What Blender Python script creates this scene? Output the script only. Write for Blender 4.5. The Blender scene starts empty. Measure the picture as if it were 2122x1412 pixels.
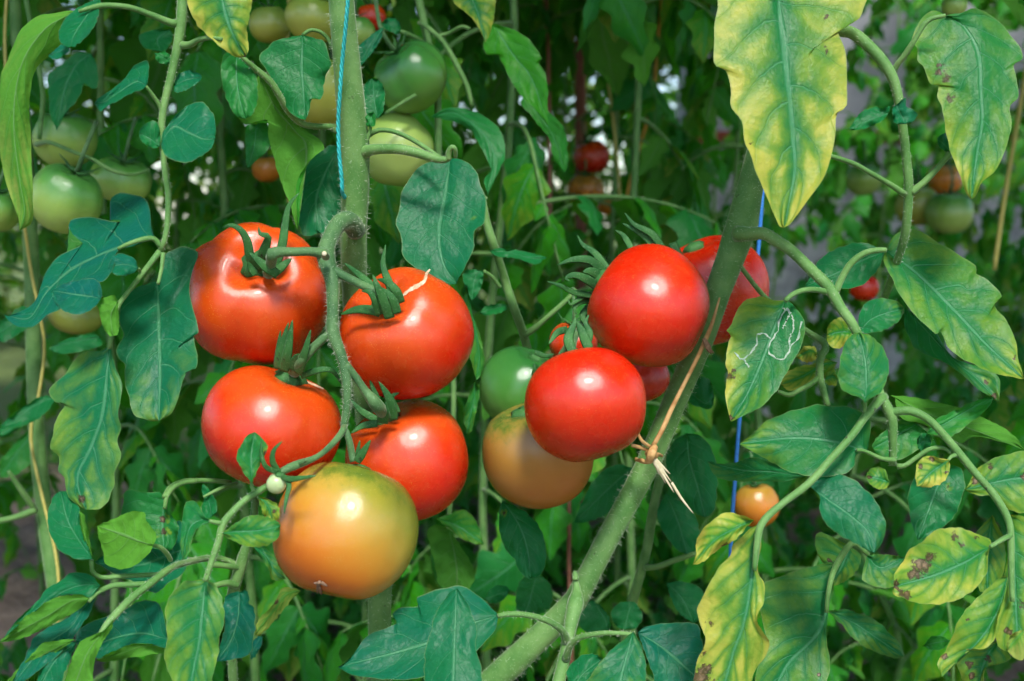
import bpy, bmesh, math, random
from mathutils import Vector, Matrix, Quaternion, noise
from mathutils.bvhtree import BVHTree

SC = bpy.context.scene
C = SC.collection
rad = math.radians

# ------------------------------------------------------------------ camera
CAM_H, PITCH, LENS = 0.80, rad(6.0), 40.0
PW, PH = 2122.0, 1412.0
FPX = LENS / 36.0 * PW
CAM = Vector((0, 0, CAM_H))
RIGHT = Vector((1, 0, 0))
FWD = Vector((0, math.cos(PITCH), -math.sin(PITCH)))
UP = Vector((0, math.sin(PITCH), math.cos(PITCH)))
cd = bpy.data.cameras.new('camera')
cd.lens = LENS; cd.sensor_width = 36.0; cd.clip_start = 0.02; cd.clip_end = 400
cd.dof.use_dof = True; cd.dof.focus_distance = 0.715; cd.dof.aperture_fstop = 7.1
cd.dof.aperture_blades = 7
co = bpy.data.objects.new('camera', cd)
co.matrix_world = Matrix((( RIGHT.x, UP.x, -FWD.x, CAM.x), (RIGHT.y, UP.y, -FWD.y, CAM.y),
                          (RIGHT.z, UP.z, -FWD.z, CAM.z), (0, 0, 0, 1)))
C.objects.link(co); SC.camera = co

# ------------------------------------------------------------------ sky and sun
SUN_EL, SUN_AZ = rad(53), rad(9)          # behind the camera
sdir = Vector((math.sin(SUN_AZ) * math.cos(SUN_EL), -math.cos(SUN_AZ) * math.cos(SUN_EL), math.sin(SUN_EL)))
w = bpy.data.worlds.new('World'); SC.world = w; w.use_nodes = True
wn = w.node_tree.nodes; wl = w.node_tree.links
sky = wn.new('ShaderNodeTexSky'); sky.sky_type = 'NISHITA'; sky.sun_disc = False
sky.sun_elevation = SUN_EL; sky.sun_rotation = math.atan2(sdir.x, sdir.y)
sky.air_density = 1.0; sky.dust_density = 1.0; sky.ozone_density = 1.0
bg = wn['Background']; bg.inputs['Strength'].default_value = 0.075
wl.new(sky.outputs['Color'], bg.inputs['Color'])
sl = bpy.data.lights.new('sun', 'SUN'); sl.energy = 1.5; sl.angle = rad(11); sl.color = (1.0, 0.96, 0.90)
so = bpy.data.objects.new('sun', sl); so.rotation_euler = sdir.to_track_quat('Z', 'Y').to_euler()
so.location = (1, -2, 4); C.objects.link(so)
SC.view_settings.view_transform = 'Standard'; SC.view_settings.look = 'None'
SC.view_settings.exposure = 1.92; SC.view_settings.gamma = 1.0
SC.cycles.use_denoising = True
SC.cycles.adaptive_threshold = 0.02; SC.cycles.adaptive_min_samples = 10
SC.cycles.max_bounces = 5; SC.cycles.diffuse_bounces = 2; SC.cycles.glossy_bounces = 1
SC.cycles.transmission_bounces = 3; SC.cycles.transparent_max_bounces = 4

# ------------------------------------------------------------------ pixel helpers
ZONES = {'P': (0, 0, 1), 'Z1': (0, 0, 2.941), 'Z2': (500, 0, 2.941), 'Z3': (1000, 0, 2.941), 'Z4': (1480, 0, 2.942),
         'Z5': (0, 380, 2.825), 'Z6': (360, 380, 2.824), 'Z7': (960, 440, 2.823), 'Z8': (1480, 440, 2.824),
         'B1': (0, 860, 2.557), 'B2': (300, 840, 2.468), 'B3': (700, 1000, 3.428), 'B4': (960, 820, 2.385),
         'B5': (1400, 900, 2.757), 'B6': (1700, 820, 2.386), 'B7': (540, 400, 2.353), 'B8': (1650, 0, 2.278)}
def zp(z, pts):
    x0, y0, s = ZONES[z]
    return [(x0 + p[0] / s, y0 + p[1] / s) for p in pts]
def at(px, py, D):                       # a photo pixel and a distance along the lens axis -> a point
    return CAM + RIGHT * ((px - PW / 2) / FPX * D) + UP * (-(py - PH / 2) / FPX * D) + FWD * D
def proj(p):
    d = p - CAM; D = d.dot(FWD)
    if D < 1e-4: return (-9999, -9999, D)
    return (PW / 2 + d.dot(RIGHT) / D * FPX, PH / 2 - d.dot(UP) / D * FPX, D)
def cvec(x, y, z):                       # right, up, towards the camera -> world
    return (RIGHT * x + UP * y - FWD * z).normalized()

def catmull(pts, n):
    """n+1 points evenly spaced along a smooth curve through pts (tuples of any length)"""
    P = [tuple(map(float, p)) for p in pts]
    if len(P) == 2:
        return [tuple(a + (b - a) * i / n for a, b in zip(P[0], P[1])) for i in range(n + 1)]
    ext = [tuple(2 * a - b for a, b in zip(P[0], P[1]))] + P + [tuple(2 * a - b for a, b in zip(P[-1], P[-2]))]
    den = []
    for i in range(1, len(ext) - 2):
        p0, p1, p2, p3 = ext[i - 1:i + 3]
        for k in range(12):
            t = k / 12
            den.append(tuple(0.5 * (2 * b + (c - a) * t + (2 * a - 5 * b + 4 * c - d) * t * t + (3 * b - a - 3 * c + d) * t ** 3)
                             for a, b, c, d in zip(p0, p1, p2, p3)))
    den.append(P[-1])
    L = [0.0]
    for a, b in zip(den, den[1:]):
        L.append(L[-1] + math.dist(a[:3], b[:3]))
    out = []; j = 0
    for i in range(n + 1):
        s = L[-1] * i / n
        while j < len(L) - 2 and L[j + 1] < s: j += 1
        seg = L[j + 1] - L[j]
        t = 0 if seg < 1e-12 else min(1, (s - L[j]) / seg)
        out.append(tuple(a + (b - a) * t for a, b in zip(den[j], den[j + 1])))
    return out

# ------------------------------------------------------------------ node helpers
def mat(name):
    m = bpy.data.materials.new(name); m.use_nodes = True
    nt = m.node_tree
    for n in list(nt.nodes): nt.nodes.remove(n)
    return m, nt
class N:
    def __init__(s, nt): s.nt = nt
    def new(s, t, **k):
        n = s.nt.nodes.new(t)
        for a, b in k.items(): setattr(n, a, b)
        return n
    def link(s, a, b): s.nt.links.new(a, b)
    def put(s, sock, v):
        if hasattr(v, 'is_output') or isinstance(v, bpy.types.NodeSocket): s.link(v, sock)
        else: sock.default_value = v
    def math(s, op, a, b=0.0, c=0.0, clamp=False):
        n = s.new('ShaderNodeMath', operation=op, use_clamp=clamp)
        for i, v in enumerate((a, b, c)): s.put(n.inputs[i], v)
        return n.outputs[0]
    def smooth(s, x, lo, hi, a=0.0, b=1.0):
        n = s.new('ShaderNodeMapRange', interpolation_type='SMOOTHSTEP')
        s.put(n.inputs['Value'], x)
        n.inputs['From Min'].default_value = lo; n.inputs['From Max'].default_value = hi
        n.inputs['To Min'].default_value = a; n.inputs['To Max'].default_value = b
        return n.outputs['Result']
    def mix(s, f, a, b, blend='MIX'):
        n = s.new('ShaderNodeMix', data_type='RGBA', blend_type=blend)
        s.put(n.inputs[0], f)
        for i, v in ((6, a), (7, b)):
            if isinstance(v, (tuple, list)): n.inputs[i].default_value = (*v[:3], 1)
            else: s.link(v, n.inputs[i])
        return n.outputs[2]
    def noise(s, vec, scale, detail=2.0, rough=0.5, dist=0.0):
        n = s.new('ShaderNodeTexNoise'); n.inputs['Scale'].default_value = scale
        n.inputs['Detail'].default_value = detail; n.inputs['Roughness'].default_value = rough
        n.inputs['Distortion'].default_value = dist
        if vec is not None: s.link(vec, n.inputs['Vector'])
        return n.outputs['Fac']
    def voronoi(s, vec, scale, feature='F1'):
        n = s.new('ShaderNodeTexVoronoi', feature=feature); n.inputs['Scale'].default_value = scale
        s.link(vec, n.inputs['Vector'])
        return n.outputs['Distance']
    def bump(s, h, strength, dist, normal=None):
        n = s.new('ShaderNodeBump'); n.inputs['Strength'].default_value = strength
        n.inputs['Distance'].default_value = dist; s.link(h, n.inputs['Height'])
        if normal is not None: s.link(normal, n.inputs['Normal'])
        return n.outputs['Normal']
    def coords(s, which='Object'):
        return s.new('ShaderNodeTexCoord').outputs[which]
    def out(s, sh):
        o = s.new('ShaderNodeOutputMaterial'); s.link(sh, o.inputs['Surface'])
    def bsdf(s, **k):
        n = s.new('ShaderNodeBsdfPrincipled')
        for a, b in k.items(): s.put(n.inputs[a.replace('_', ' ')], b)
        return n

def leaf_material():
    m, nt = mat('tomato_leaf'); n = N(nt)
    uv = n.coords('UV'); ob = n.coords('Object')
    sep = n.new('ShaderNodeSeparateXYZ'); n.link(uv, sep.inputs[0])
    U = n.math('MULTIPLY_ADD', sep.outputs[0], 2.0, -1.0); V = sep.outputs[1]
    a = n.math('ABSOLUTE', U)
    at_ = n.new('ShaderNodeAttribute', attribute_name='leafdata')
    asep = n.new('ShaderNodeSeparateColor'); n.link(at_.outputs['Color'], asep.inputs[0])
    Y, BR, TONE = asep.outputs[0], asep.outputs[1], asep.outputs[2]
    oi = n.new('ShaderNodeObjectInfo').outputs['Random']
    nz = n.noise(ob, 45, 3)
    side = n.math('MULTIPLY', n.math('GREATER_THAN', U, 0.0), 0.45)
    ph = n.math('MULTIPLY_ADD', V, 6.0, side)
    ph = n.math('SUBTRACT', ph, n.math('MULTIPLY', n.math('POWER', a, 1.25), 1.7))
    ph = n.math('ADD', ph, n.math('MULTIPLY_ADD', nz, 0.5, -0.25))
    tri = n.math('MULTIPLY', n.math('ABSOLUTE', n.math('SUBTRACT', n.math('FRACT', ph), 0.5)), 2.0)
    fade = n.math('SUBTRACT', 1.0, n.math('MULTIPLY', a, 0.75))
    lat = n.math('MULTIPLY', n.smooth(tri, 0.915, 0.99), fade)
    mid = n.smooth(a, 0.065, 0.02)
    vein = n.math('MAXIMUM', lat, mid)
    prox = n.math('MAXIMUM', n.math('MULTIPLY', n.smooth(tri, 0.35, 1.0), fade), n.smooth(a, 0.34, 0.0))
    net = n.voronoi(ob, 330, 'DISTANCE_TO_EDGE')
    netm = n.smooth(net, 0.10, 0.0)
    # colours of the blade
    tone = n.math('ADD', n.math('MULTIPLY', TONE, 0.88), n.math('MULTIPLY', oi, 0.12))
    g = n.mix(n.smooth(tone, 0.02, 0.24), (0.002, 0.098, 0.100), (0.006, 0.135, 0.040))  # low tone: bluish sky sheen painted into the leaf colour
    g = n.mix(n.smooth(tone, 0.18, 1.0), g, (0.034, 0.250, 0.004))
    g = n.mix(n.smooth(nz, 0.35, 0.7, 0, 0.35), g, (0.004, 0.150, 0.028))
    yn = n.noise(ob, 34, 4, 0.65, 0.6)
    yv = n.math('ADD', n.math('MULTIPLY', Y, 1.45), n.math('MULTIPLY_ADD', yn, 1.7, -1.08))
    yv = n.math('SUBTRACT', yv, n.math('MULTIPLY', prox, 0.45))
    yv = n.math('SUBTRACT', yv, n.smooth(a, 0.30, 0.0, 0.0, 0.28))
    yel = n.math('MULTIPLY', n.smooth(yv, -0.35, 0.80), n.smooth(Y, 0.02, 0.15))
    yel = n.math('MULTIPLY', yel, 0.92)
    ycol = n.mix(n.smooth(yv, 0.25, 0.95), (0.16, 0.30, 0.018), (0.47, 0.45, 0.075))
    top = n.mix(yel, g, ycol)
    top = n.mix(n.math('MULTIPLY', vein, 0.62), top, n.mix(yel, (0.08, 0.27, 0.13), (0.07, 0.24, 0.05)))
    top = n.mix(n.math('MULTIPLY', netm, 0.06), top, (0.008, 0.05, 0.015))
    edge = n.smooth(a, 0.965, 0.995)
    top = n.mix(n.math('MULTIPLY', edge, 0.5), top, (0.17, 0.26, 0.09))
    dust = n.math('MULTIPLY', n.smooth(n.noise(ob, 620, 1), 0.60, 0.74), n.smooth(n.noise(ob, 40, 2), 0.30, 0.62))
    top = n.mix(n.math('MULTIPLY', dust, 0.12), top, (0.18, 0.40, 0.28))
    # dead brown patches
    bn = n.math('ADD', BR, n.math('MULTIPLY_ADD', n.noise(ob, 260, 4, 0.65, 0.5), 2.2, -1.15))
    bm_ = n.math('MULTIPLY', n.smooth(bn, 0.40, 0.75, 0, 0.9), n.smooth(BR, 0.05, 0.3))
    bcol = n.mix(n.smooth(bn, 0.7, 1.3), (0.050, 0.026, 0.016), (0.25, 0.155, 0.10))
    top = n.mix(bm_, top, bcol)
    # paler underside
    un = n.mix(n.math('MULTIPLY', yel, 0.8), n.mix(tone, (0.030, 0.150, 0.030), (0.085, 0.270, 0.028)), (0.30, 0.32, 0.08))
    un = n.mix(n.math('MULTIPLY', vein, 0.5), un, (0.16, 0.28, 0.12))
    un = n.mix(n.math('MULTIPLY', netm, 0.12), un, (0.03, 0.09, 0.02))
    un = n.mix(bm_, un, bcol)
    bf = n.new('ShaderNodeNewGeometry').outputs['Backfacing']
    col = n.mix(bf, top, un)
    rough = n.math('ADD', n.math('MULTIPLY', bf, 0.25), n.math('MULTIPLY_ADD', nz, 0.20, 0.32))
    h = n.math('ADD', n.math('MULTIPLY', vein, -1.0), n.math('MULTIPLY', netm, -0.08))
    h = n.math('ADD', h, n.math('MULTIPLY', n.noise(ob, 420, 2), 0.5))
    h = n.math('ADD', h, n.math('MULTIPLY', n.noise(ob, 110, 2), 2.2))
    nor = n.bump(h, 0.5, 0.0009)
    p = n.bsdf(Base_Color=col, Roughness=rough, Normal=nor)
    n.link(n.math('MULTIPLY_ADD', bf, -0.12, 0.17), p.inputs['Specular IOR Level'])
    p.inputs['Sheen Weight'].default_value = 0.0
    p.inputs['Sheen Roughness'].default_value = 0.4
    tr = n.new('ShaderNodeBsdfTranslucent')
    tcol = n.mix(n.math('MULTIPLY', yel, 0.85), n.mix(tone, (0.020, 0.24, 0.004), (0.085, 0.42, 0.004)), (0.5, 0.42, 0.03))
    tcol = n.mix(bm_, tcol, (0.04, 0.02, 0.01))
    n.link(tcol, tr.inputs['Color']); n.link(nor, tr.inputs['Normal'])
    ms = n.new('ShaderNodeMixShader'); ms.inputs[0].default_value = 0.34
    n.link(p.outputs[0], ms.inputs[1]); n.link(tr.outputs[0], ms.inputs[2])
    n.out(ms.outputs[0]); return m

def stem_material(name, c1, c2, spec=0.25, fuzz=0.25):
    m, nt = mat(name); n = N(nt); ob = n.coords('Object')
    nz = n.noise(ob, 60, 4); fine = n.noise(ob, 900, 2)
    col = n.mix(n.smooth(nz, 0.3, 0.7), c1, c2)
    col = n.mix(n.smooth(fine, 0.56, 0.70, 0, 0.24), col, (0.24, 0.36, 0.20))
    col = n.mix(n.smooth(n.noise(ob, 34, 4, 0.7), 0.64, 0.74, 0, 0.55), col, (0.10, 0.075, 0.03))
    spots = n.smooth(n.noise(ob, 190, 2), 0.70, 0.76)
    col = n.mix(n.math('MULTIPLY', spots, 0.8), col, (0.02, 0.02, 0.012))
    nor = n.bump(n.math('ADD', n.math('MULTIPLY', fine, 0.6), nz), 0.35, 0.0012)
    p = n.bsdf(Base_Color=col, Roughness=0.62, Normal=nor)
    p.inputs['Specular IOR Level'].default_value = spec
    p.inputs['Sheen Weight'].default_value = fuzz; p.inputs['Sheen Roughness'].default_value = 0.35
    p.inputs['Sheen Tint'].default_value = (0.85, 1.0, 0.75, 1)
    n.out(p.outputs[0]); return m

def tomato_material(name, stops, noise_amt=0.25, side=None, shoulder=None, speck=(0.75, 0.42, 0.10), rough=0.27, ssr=(1, .25, .1), specf=0.45):
    """stops: colours from the blossom end (0) to the stem end (1)"""
    m, nt = mat(name); n = N(nt); ob = n.coords('Object')
    sp = n.new('ShaderNodeSeparateXYZ'); n.link(ob, sp.inputs[0])
    z = n.math('MULTIPLY_ADD', sp.outputs[2], 0.5, 0.5)
    nz = n.noise(ob, 1.3, 3, 0.55)
    t = n.math('ADD', z, n.math('MULTIPLY_ADD', nz, noise_amt * 2, -noise_amt))
    if side: t = n.math('ADD', t, n.math('MULTIPLY', sp.outputs[0], side))
    r = n.new('ShaderNodeValToRGB'); n.link(t, r.inputs[0])
    while len(r.color_ramp.elements) < len(stops): r.color_ramp.elements.new(0.5)
    for e, (pos, c) in zip(r.color_ramp.elements, stops): e.position = pos; e.color = (*c, 1)
    col = r.outputs[0]
    if shoulder:                         # ragged green patch left round the stem end
        lo, hi, sc = shoulder
        ns = n.math('ADD', z, n.math('MULTIPLY_ADD', n.noise(ob, 5, 4, 0.65), 0.5, -0.25))
        # streaky: ribs of the patch run down from the stem end
        col = n.mix(n.smooth(ns, lo, hi, 0, 0.92), col, n.mix(n.noise(ob, 14, 3), (0.05, 0.10, 0.012), sc))
    sv = n.voronoi(ob, 36)
    sm = n.math('MULTIPLY', n.smooth(sv, 0.26, 0.10), n.smooth(n.noise(ob, 7, 2), 0.30, 0.60))
    col = n.mix(n.math('MULTIPLY', sm, specf), col, speck)
    fine = n.noise(ob, 90, 2)
    rg = n.math('MULTIPLY_ADD', n.noise(ob, 4, 3), 0.10, rough - 0.05)
    nor = n.bump(n.math('ADD', n.math('MULTIPLY', fine, 0.8), n.math('MULTIPLY', n.noise(ob, 2.6, 2), 2.0)), 0.12, 0.010)
    dirt = n.math('MULTIPLY', n.smooth(n.noise(ob, 60, 2, 0.7), 0.66, 0.76), n.smooth(n.noise(ob, 3, 2), 0.45, 0.7))
    col = n.mix(n.math('MULTIPLY', dirt, 0.22), col, (0.42, 0.36, 0.28)); rg = n.math('ADD', rg, n.math('MULTIPLY', dirt, 0.25))
    p = n.bsdf(Base_Color=col, Roughness=rg, Normal=nor)
    p.inputs['Specular IOR Level'].default_value = 0.5
    p.inputs['Subsurface Weight'].default_value = 0.22
    p.inputs['Subsurface Radius'].default_value = ssr
    p.inputs['Subsurface Scale'].default_value = 0.006
    p.inputs['Coat Weight'].default_value = 0.15; p.inputs['Coat Roughness'].default_value = 0.13
    n.out(p.outputs[0]); return m

def plain_material(name, c1, c2, scale=40, rough=0.7, bump=0.3, bdist=0.002, spec=0.3, coord='Object', detail=5):
    m, nt = mat(name); n = N(nt); ob = n.coords(coord)
    nz = n.noise(ob, scale, detail, 0.6)
    col = n.mix(n.smooth(nz, 0.28, 0.72), c1, c2)
    p = n.bsdf(Base_Color=col, Roughness=rough, Normal=n.bump(nz, bump, bdist))
    p.inputs['Specular IOR Level'].default_value = spec
    n.out(p.outputs[0]); return m

M = {}
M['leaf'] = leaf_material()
M['stem'] = stem_material('hairy_stem', (0.058, 0.165, 0.034), (0.120, 0.245, 0.068))
M['truss'] = stem_material('truss_stalk', (0.030, 0.095, 0.030), (0.075, 0.165, 0.055))
M['sepal'] = stem_material('sepal_green', (0.012, 0.075, 0.018), (0.036, 0.135, 0.030), 0.2, 0.02)
M['hair'] = plain_material('stem_hair', (0.45, 0.55, 0.38), (0.6, 0.66, 0.5), 50, 0.6)
RED = [(0.0, (0.42, 0.005, 0.001)), (0.38, (0.50, 0.012, 0.001)), (0.62, (0.54, 0.036, 0.002)), (0.85, (0.52, 0.056, 0.003)), (1.0, (0.46, 0.046, 0.004))]
RED2 = [(0.0, (0.42, 0.004, 0.001)), (0.35, (0.53, 0.020, 0.001)), (0.6, (0.53, 0.016, 0.001)), (1.0, (0.47, 0.008, 0.001))]
M['red'] = tomato_material('ripe_tomato_skin', RED)
M['red2'] = tomato_material('deep_red_tomato_skin', RED2, 0.2)
M['turning'] = tomato_material('turning_tomato_skin', [(0.0, (0.42, 0.090, 0.008)), (0.20, (0.46, 0.140, 0.010)), (0.45, (0.44, 0.215, 0.022)), (0.66, (0.36, 0.250, 0.034)), (0.85, (0.23, 0.220, 0.022)), (1.0, (0.14, 0.17, 0.02))],
                               0.16, 0.30, (0.70, 0.90, (0.12, 0.18, 0.015)), (0.6, 0.45, 0.15), 0.24, (0.8, .4, .1), 0.18)
M['brown'] = tomato_material('brownish_orange_tomato_skin', [(0.0, (0.36, 0.095, 0.014)), (0.45, (0.36, 0.150, 0.026)), (0.75, (0.29, 0.165, 0.030)), (1.0, (0.18, 0.17, 0.03))],
                             0.16, None, (0.80, 1.0, (0.10, 0.16, 0.02)), (0.6, 0.42, 0.15), 0.24, (0.8, .4, .1), 0.2)
M['green'] = tomato_material('green_tomato_skin', [(0.0, (0.36, 0.48, 0.120)), (0.5, (0.26, 0.42, 0.080)), (0.78, (0.09, 0.28, 0.045)), (1.0, (0.015, 0.10, 0.022))],
                             0.14, None, None, (0.3, 0.36, 0.16), 0.24, (.5, .8, .2), 0.2)
M['deepgreen'] = tomato_material('deep_green_tomato_skin', [(0.0, (0.16, 0.30, 0.04)), (0.5, (0.06, 0.22, 0.035)), (1.0, (0.012, 0.10, 0.022))],
                             0.14, None, None, (0.3, 0.36, 0.16), 0.22, (.5, .8, .2), 0.15)
M['yellowgreen'] = tomato_material('yellowish_tomato_skin', [(0.0, (0.36, 0.34, 0.05)), (0.5, (0.30, 0.35, 0.06)), (1.0, (0.10, 0.22, 0.03))],
                             0.14, None, None, (0.5, 0.45, 0.2), 0.24, (.8, .6, .2), 0.15)
M['orange'] = tomato_material('orange_tomato_skin', [(0.0, (0.50, 0.13, 0.010)), (0.55, (0.46, 0.17, 0.015)), (1.0, (0.30, 0.20, 0.03))],
                             0.18, None, None, (0.6, 0.42, 0.15), 0.24, (.8, .4, .1), 0.15)
M['palefruit'] = tomato_material('pale_fruitlet_skin', [(0.0, (0.40, 0.48, 0.24)), (1.0, (0.34, 0.46, 0.22))], 0.1, None, None, (.5, .55, .35), 0.24, (.6, .8, .4), 0.1)
M['scar'] = plain_material('corky_scar', (0.40, 0.24, 0.13), (0.62, 0.48, 0.33), 300, 0.75, 0.5, 0.0006)
M['dry'] = plain_material('dried_blossom_end', (0.10, 0.055, 0.03), (0.24, 0.15, 0.09), 400, 0.85, 0.5, 0.0006)
M['raffia'] = plain_material('raffia', (0.30, 0.15, 0.045), (0.50, 0.32, 0.13), 120, 0.6, 0.4, 0.0006)
M['raffia_pale'] = plain_material('frayed_raffia', (0.42, 0.36, 0.20), (0.58, 0.54, 0.38), 120, 0.7, 0.4, 0.0006)
M['twine'] = plain_material('turquoise_twine', (0.005, 0.30, 0.29), (0.03, 0.44, 0.42), 300, 0.35, 0.2, 0.0003, 0.6)
M['bluestring'] = plain_material('blue_string', (0.010, 0.10, 0.36), (0.02, 0.18, 0.50), 300, 0.4, 0.2, 0.0003, 0.5)
M['yellowstring'] = plain_material('yellow_string', (0.36, 0.32, 0.07), (0.46, 0.42, 0.12), 200, 0.6, 0.2, 0.0003)
M['orangestring'] = plain_material('orange_string', (0.46, 0.22, 0.03), (0.56, 0.30, 0.05), 200, 0.6, 0.2, 0.0003)
M['pinkstring'] = plain_material('pink_string', (0.36, 0.12, 0.10), (0.46, 0.19, 0.15), 200, 0.6, 0.2, 0.0003)
M['wood'] = plain_material('weathered_red_wood', (0.12, 0.045, 0.028), (0.24, 0.10, 0.06), 30, 0.8, 0.5, 0.003)
M['trail'] = plain_material('mined_leaf_trail', (0.13, 0.24, 0.15), (0.32, 0.38, 0.29), 600, 0.7, 0.3, 0.0004)
M['wall'] = plain_material('grey_cement_render', (0.27, 0.29, 0.33), (0.40, 0.42, 0.47), 5, 0.9, 0.5, 0.01)
M['wall2'] = plain_material('rough_grey_concrete', (0.22, 0.23, 0.25), (0.42, 0.43, 0.44), 14, 0.92, 0.8, 0.02)
M['brick'] = plain_material('red_brick', (0.17, 0.040, 0.022), (0.25, 0.065, 0.035), 25, 0.9, 0.6, 0.006)

# ------------------------------------------------------------------ object helpers
def wloc(o):
    p = Vector((0, 0, 0))
    while o is not None: p += o.location; o = o.parent
    return p
def link(name, verts, faces, material, parent=None, smooth=True, uv=None, data=None, origin=None):
    """verts in world space; the object's origin is put at the mesh centre, children are offset from their parent"""
    vs = [Vector(v) for v in verts]
    o_ = origin if origin is not None else sum(vs, Vector()) / max(1, len(vs))
    me = bpy.data.meshes.new(name)
    me.from_pydata([v - o_ for v in vs], [], faces)
    if smooth: me.polygons.foreach_set('use_smooth', [True] * len(me.polygons))
    if uv is not None:
        ul = me.uv_layers.new(name='UVMap')
        ul.data.foreach_set('uv', [c for l in me.loops for c in uv[l.vertex_index]])
    if data is not None:
        ca = me.color_attributes.new('leafdata', 'FLOAT_COLOR', 'POINT')
        ca.data.foreach_set('color', [c for d in data for c in (*d, 1.0)])
    me.materials.append(material); me.update()
    o = bpy.data.objects.new(name, me); C.objects.link(o)
    if parent is not None: o.parent = parent; o.location = o_ - wloc(parent)
    else: o.location = o_
    return o
def thing(name, label, cat, loc, group=None):
    o = bpy.data.objects.new(name, None); o.empty_display_size = 0.02
    C.objects.link(o); o.location = loc
    o['label'] = label; o['category'] = cat
    if group: o['group'] = group
    return o
def tag(o, label, cat, group=None):
    o['label'] = label; o['category'] = cat
    if group: o['group'] = group
    return o

def tube_geo(pts, radii, sides=10, flat=1.0, ref=None, wob=0.0, seed=0, cap=True, ribs=0):
    """swept tube through pts (Vectors); flat<1 squashes it along ref"""
    V, F = [], []
    n = len(pts); ref = ref or -FWD
    for i, p in enumerate(pts):
        t = (pts[min(i + 1, n - 1)] - pts[max(i - 1, 0)])
        t = t.normalized() if t.length > 1e-9 else Vector((0, 0, 1))
        b = t.cross(ref)
        if b.length < 1e-4: b = t.cross(Vector((0.3, 0.2, 1)))
        b.normalize(); c = b.cross(t).normalized()
        for k in range(sides):
            an = 2 * math.pi * k / sides
            r = radii[i]
            if wob: r *= 1 + wob * noise.noise(Vector((p.x * 60 + seed, p.y * 60 + k * .9, p.z * 60)))
            if ribs: r *= 1 + ribs * math.cos(an * 5 + seed)
            V.append(p + b * (math.cos(an) * r) + c * (math.sin(an) * r * flat))
    for i in range(n - 1):
        for k in range(sides):
            k2 = (k + 1) % sides
            F.append((i * sides + k, i * sides + k2, (i + 1) * sides + k2, (i + 1) * sides + k))
    if cap:
        F.append(tuple(range(sides))[::-1]); F.append(tuple(range((n - 1) * sides, n * sides)))
    return V, F
def path3(z, pts, D, R, n):
    """pts px (zone z), D list or number (m), R list or number (px at that distance) -> points, radii"""
    P = zp(z, pts); k = len(P)
    Ds = D if isinstance(D, (list, tuple)) else [D] * k
    Rs = R if isinstance(R, (list, tuple)) else [R] * k
    def spread(L): # stretch a short list over k entries
        if len(L) == k: return list(L)
        return [L[0] + (L[-1] - L[0]) * i / (k - 1) for i in range(k)] if len(L) == 2 else \
            [L[min(len(L) - 1, round(i * (len(L) - 1) / (k - 1)))] for i in range(k)]
    Ds, Rs = spread(Ds), spread(Rs)
    raw = [(*at(x, y, d), r * d / FPX) for (x, y), d, r in zip(P, Ds, Rs)]
    out = catmull(raw, n)
    return [Vector(q[:3]) for q in out], [q[3] for q in out]
def join(geos):
    V, F = [], []
    for v, f in geos:
        o = len(V); V += v; F += [tuple(i + o for i in q) for q in f]
    return V, F
rng = random.Random(11)
def hairs(parent, paths, per_m, length, wid=0.00007, seed=1):
    """fine hairs standing off stalks: one joined piece, nobody could count them"""
    r = random.Random(seed); V, F = [], []
    for pts, radii in paths:
        for i in range(len(pts) - 1):
            a, b = pts[i], pts[i + 1]; t = b - a; L = t.length
            if L < 1e-6: continue
            t = t / L
            for _ in range(int(per_m * L + r.random())):
                s = r.random(); p = a.lerp(b, s); R = radii[i]
                d = Vector((r.gauss(0, 1), r.gauss(0, 1), r.gauss(0, 1))); d = d - t * d.dot(t)
                if d.length < 1e-3: continue
                d.normalize(); q = p + d * R * 0.97
                tip = q + (d + Vector((r.gauss(0, .35), r.gauss(0, .35), r.gauss(0, .35)))).normalized() * length * r.uniform(.35, 1.1)
                sd = (tip - q).cross(FWD)
                if sd.length < 1e-7: continue
                sd = sd.normalized() * wid
                o = len(V); V += [q - sd, q + sd, tip]; F.append((o, o + 1, o + 2))
    if V:
        o = link('stem_hair', V, F, M['hair'], parent, smooth=False); o['kind'] = 'stuff'

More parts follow.
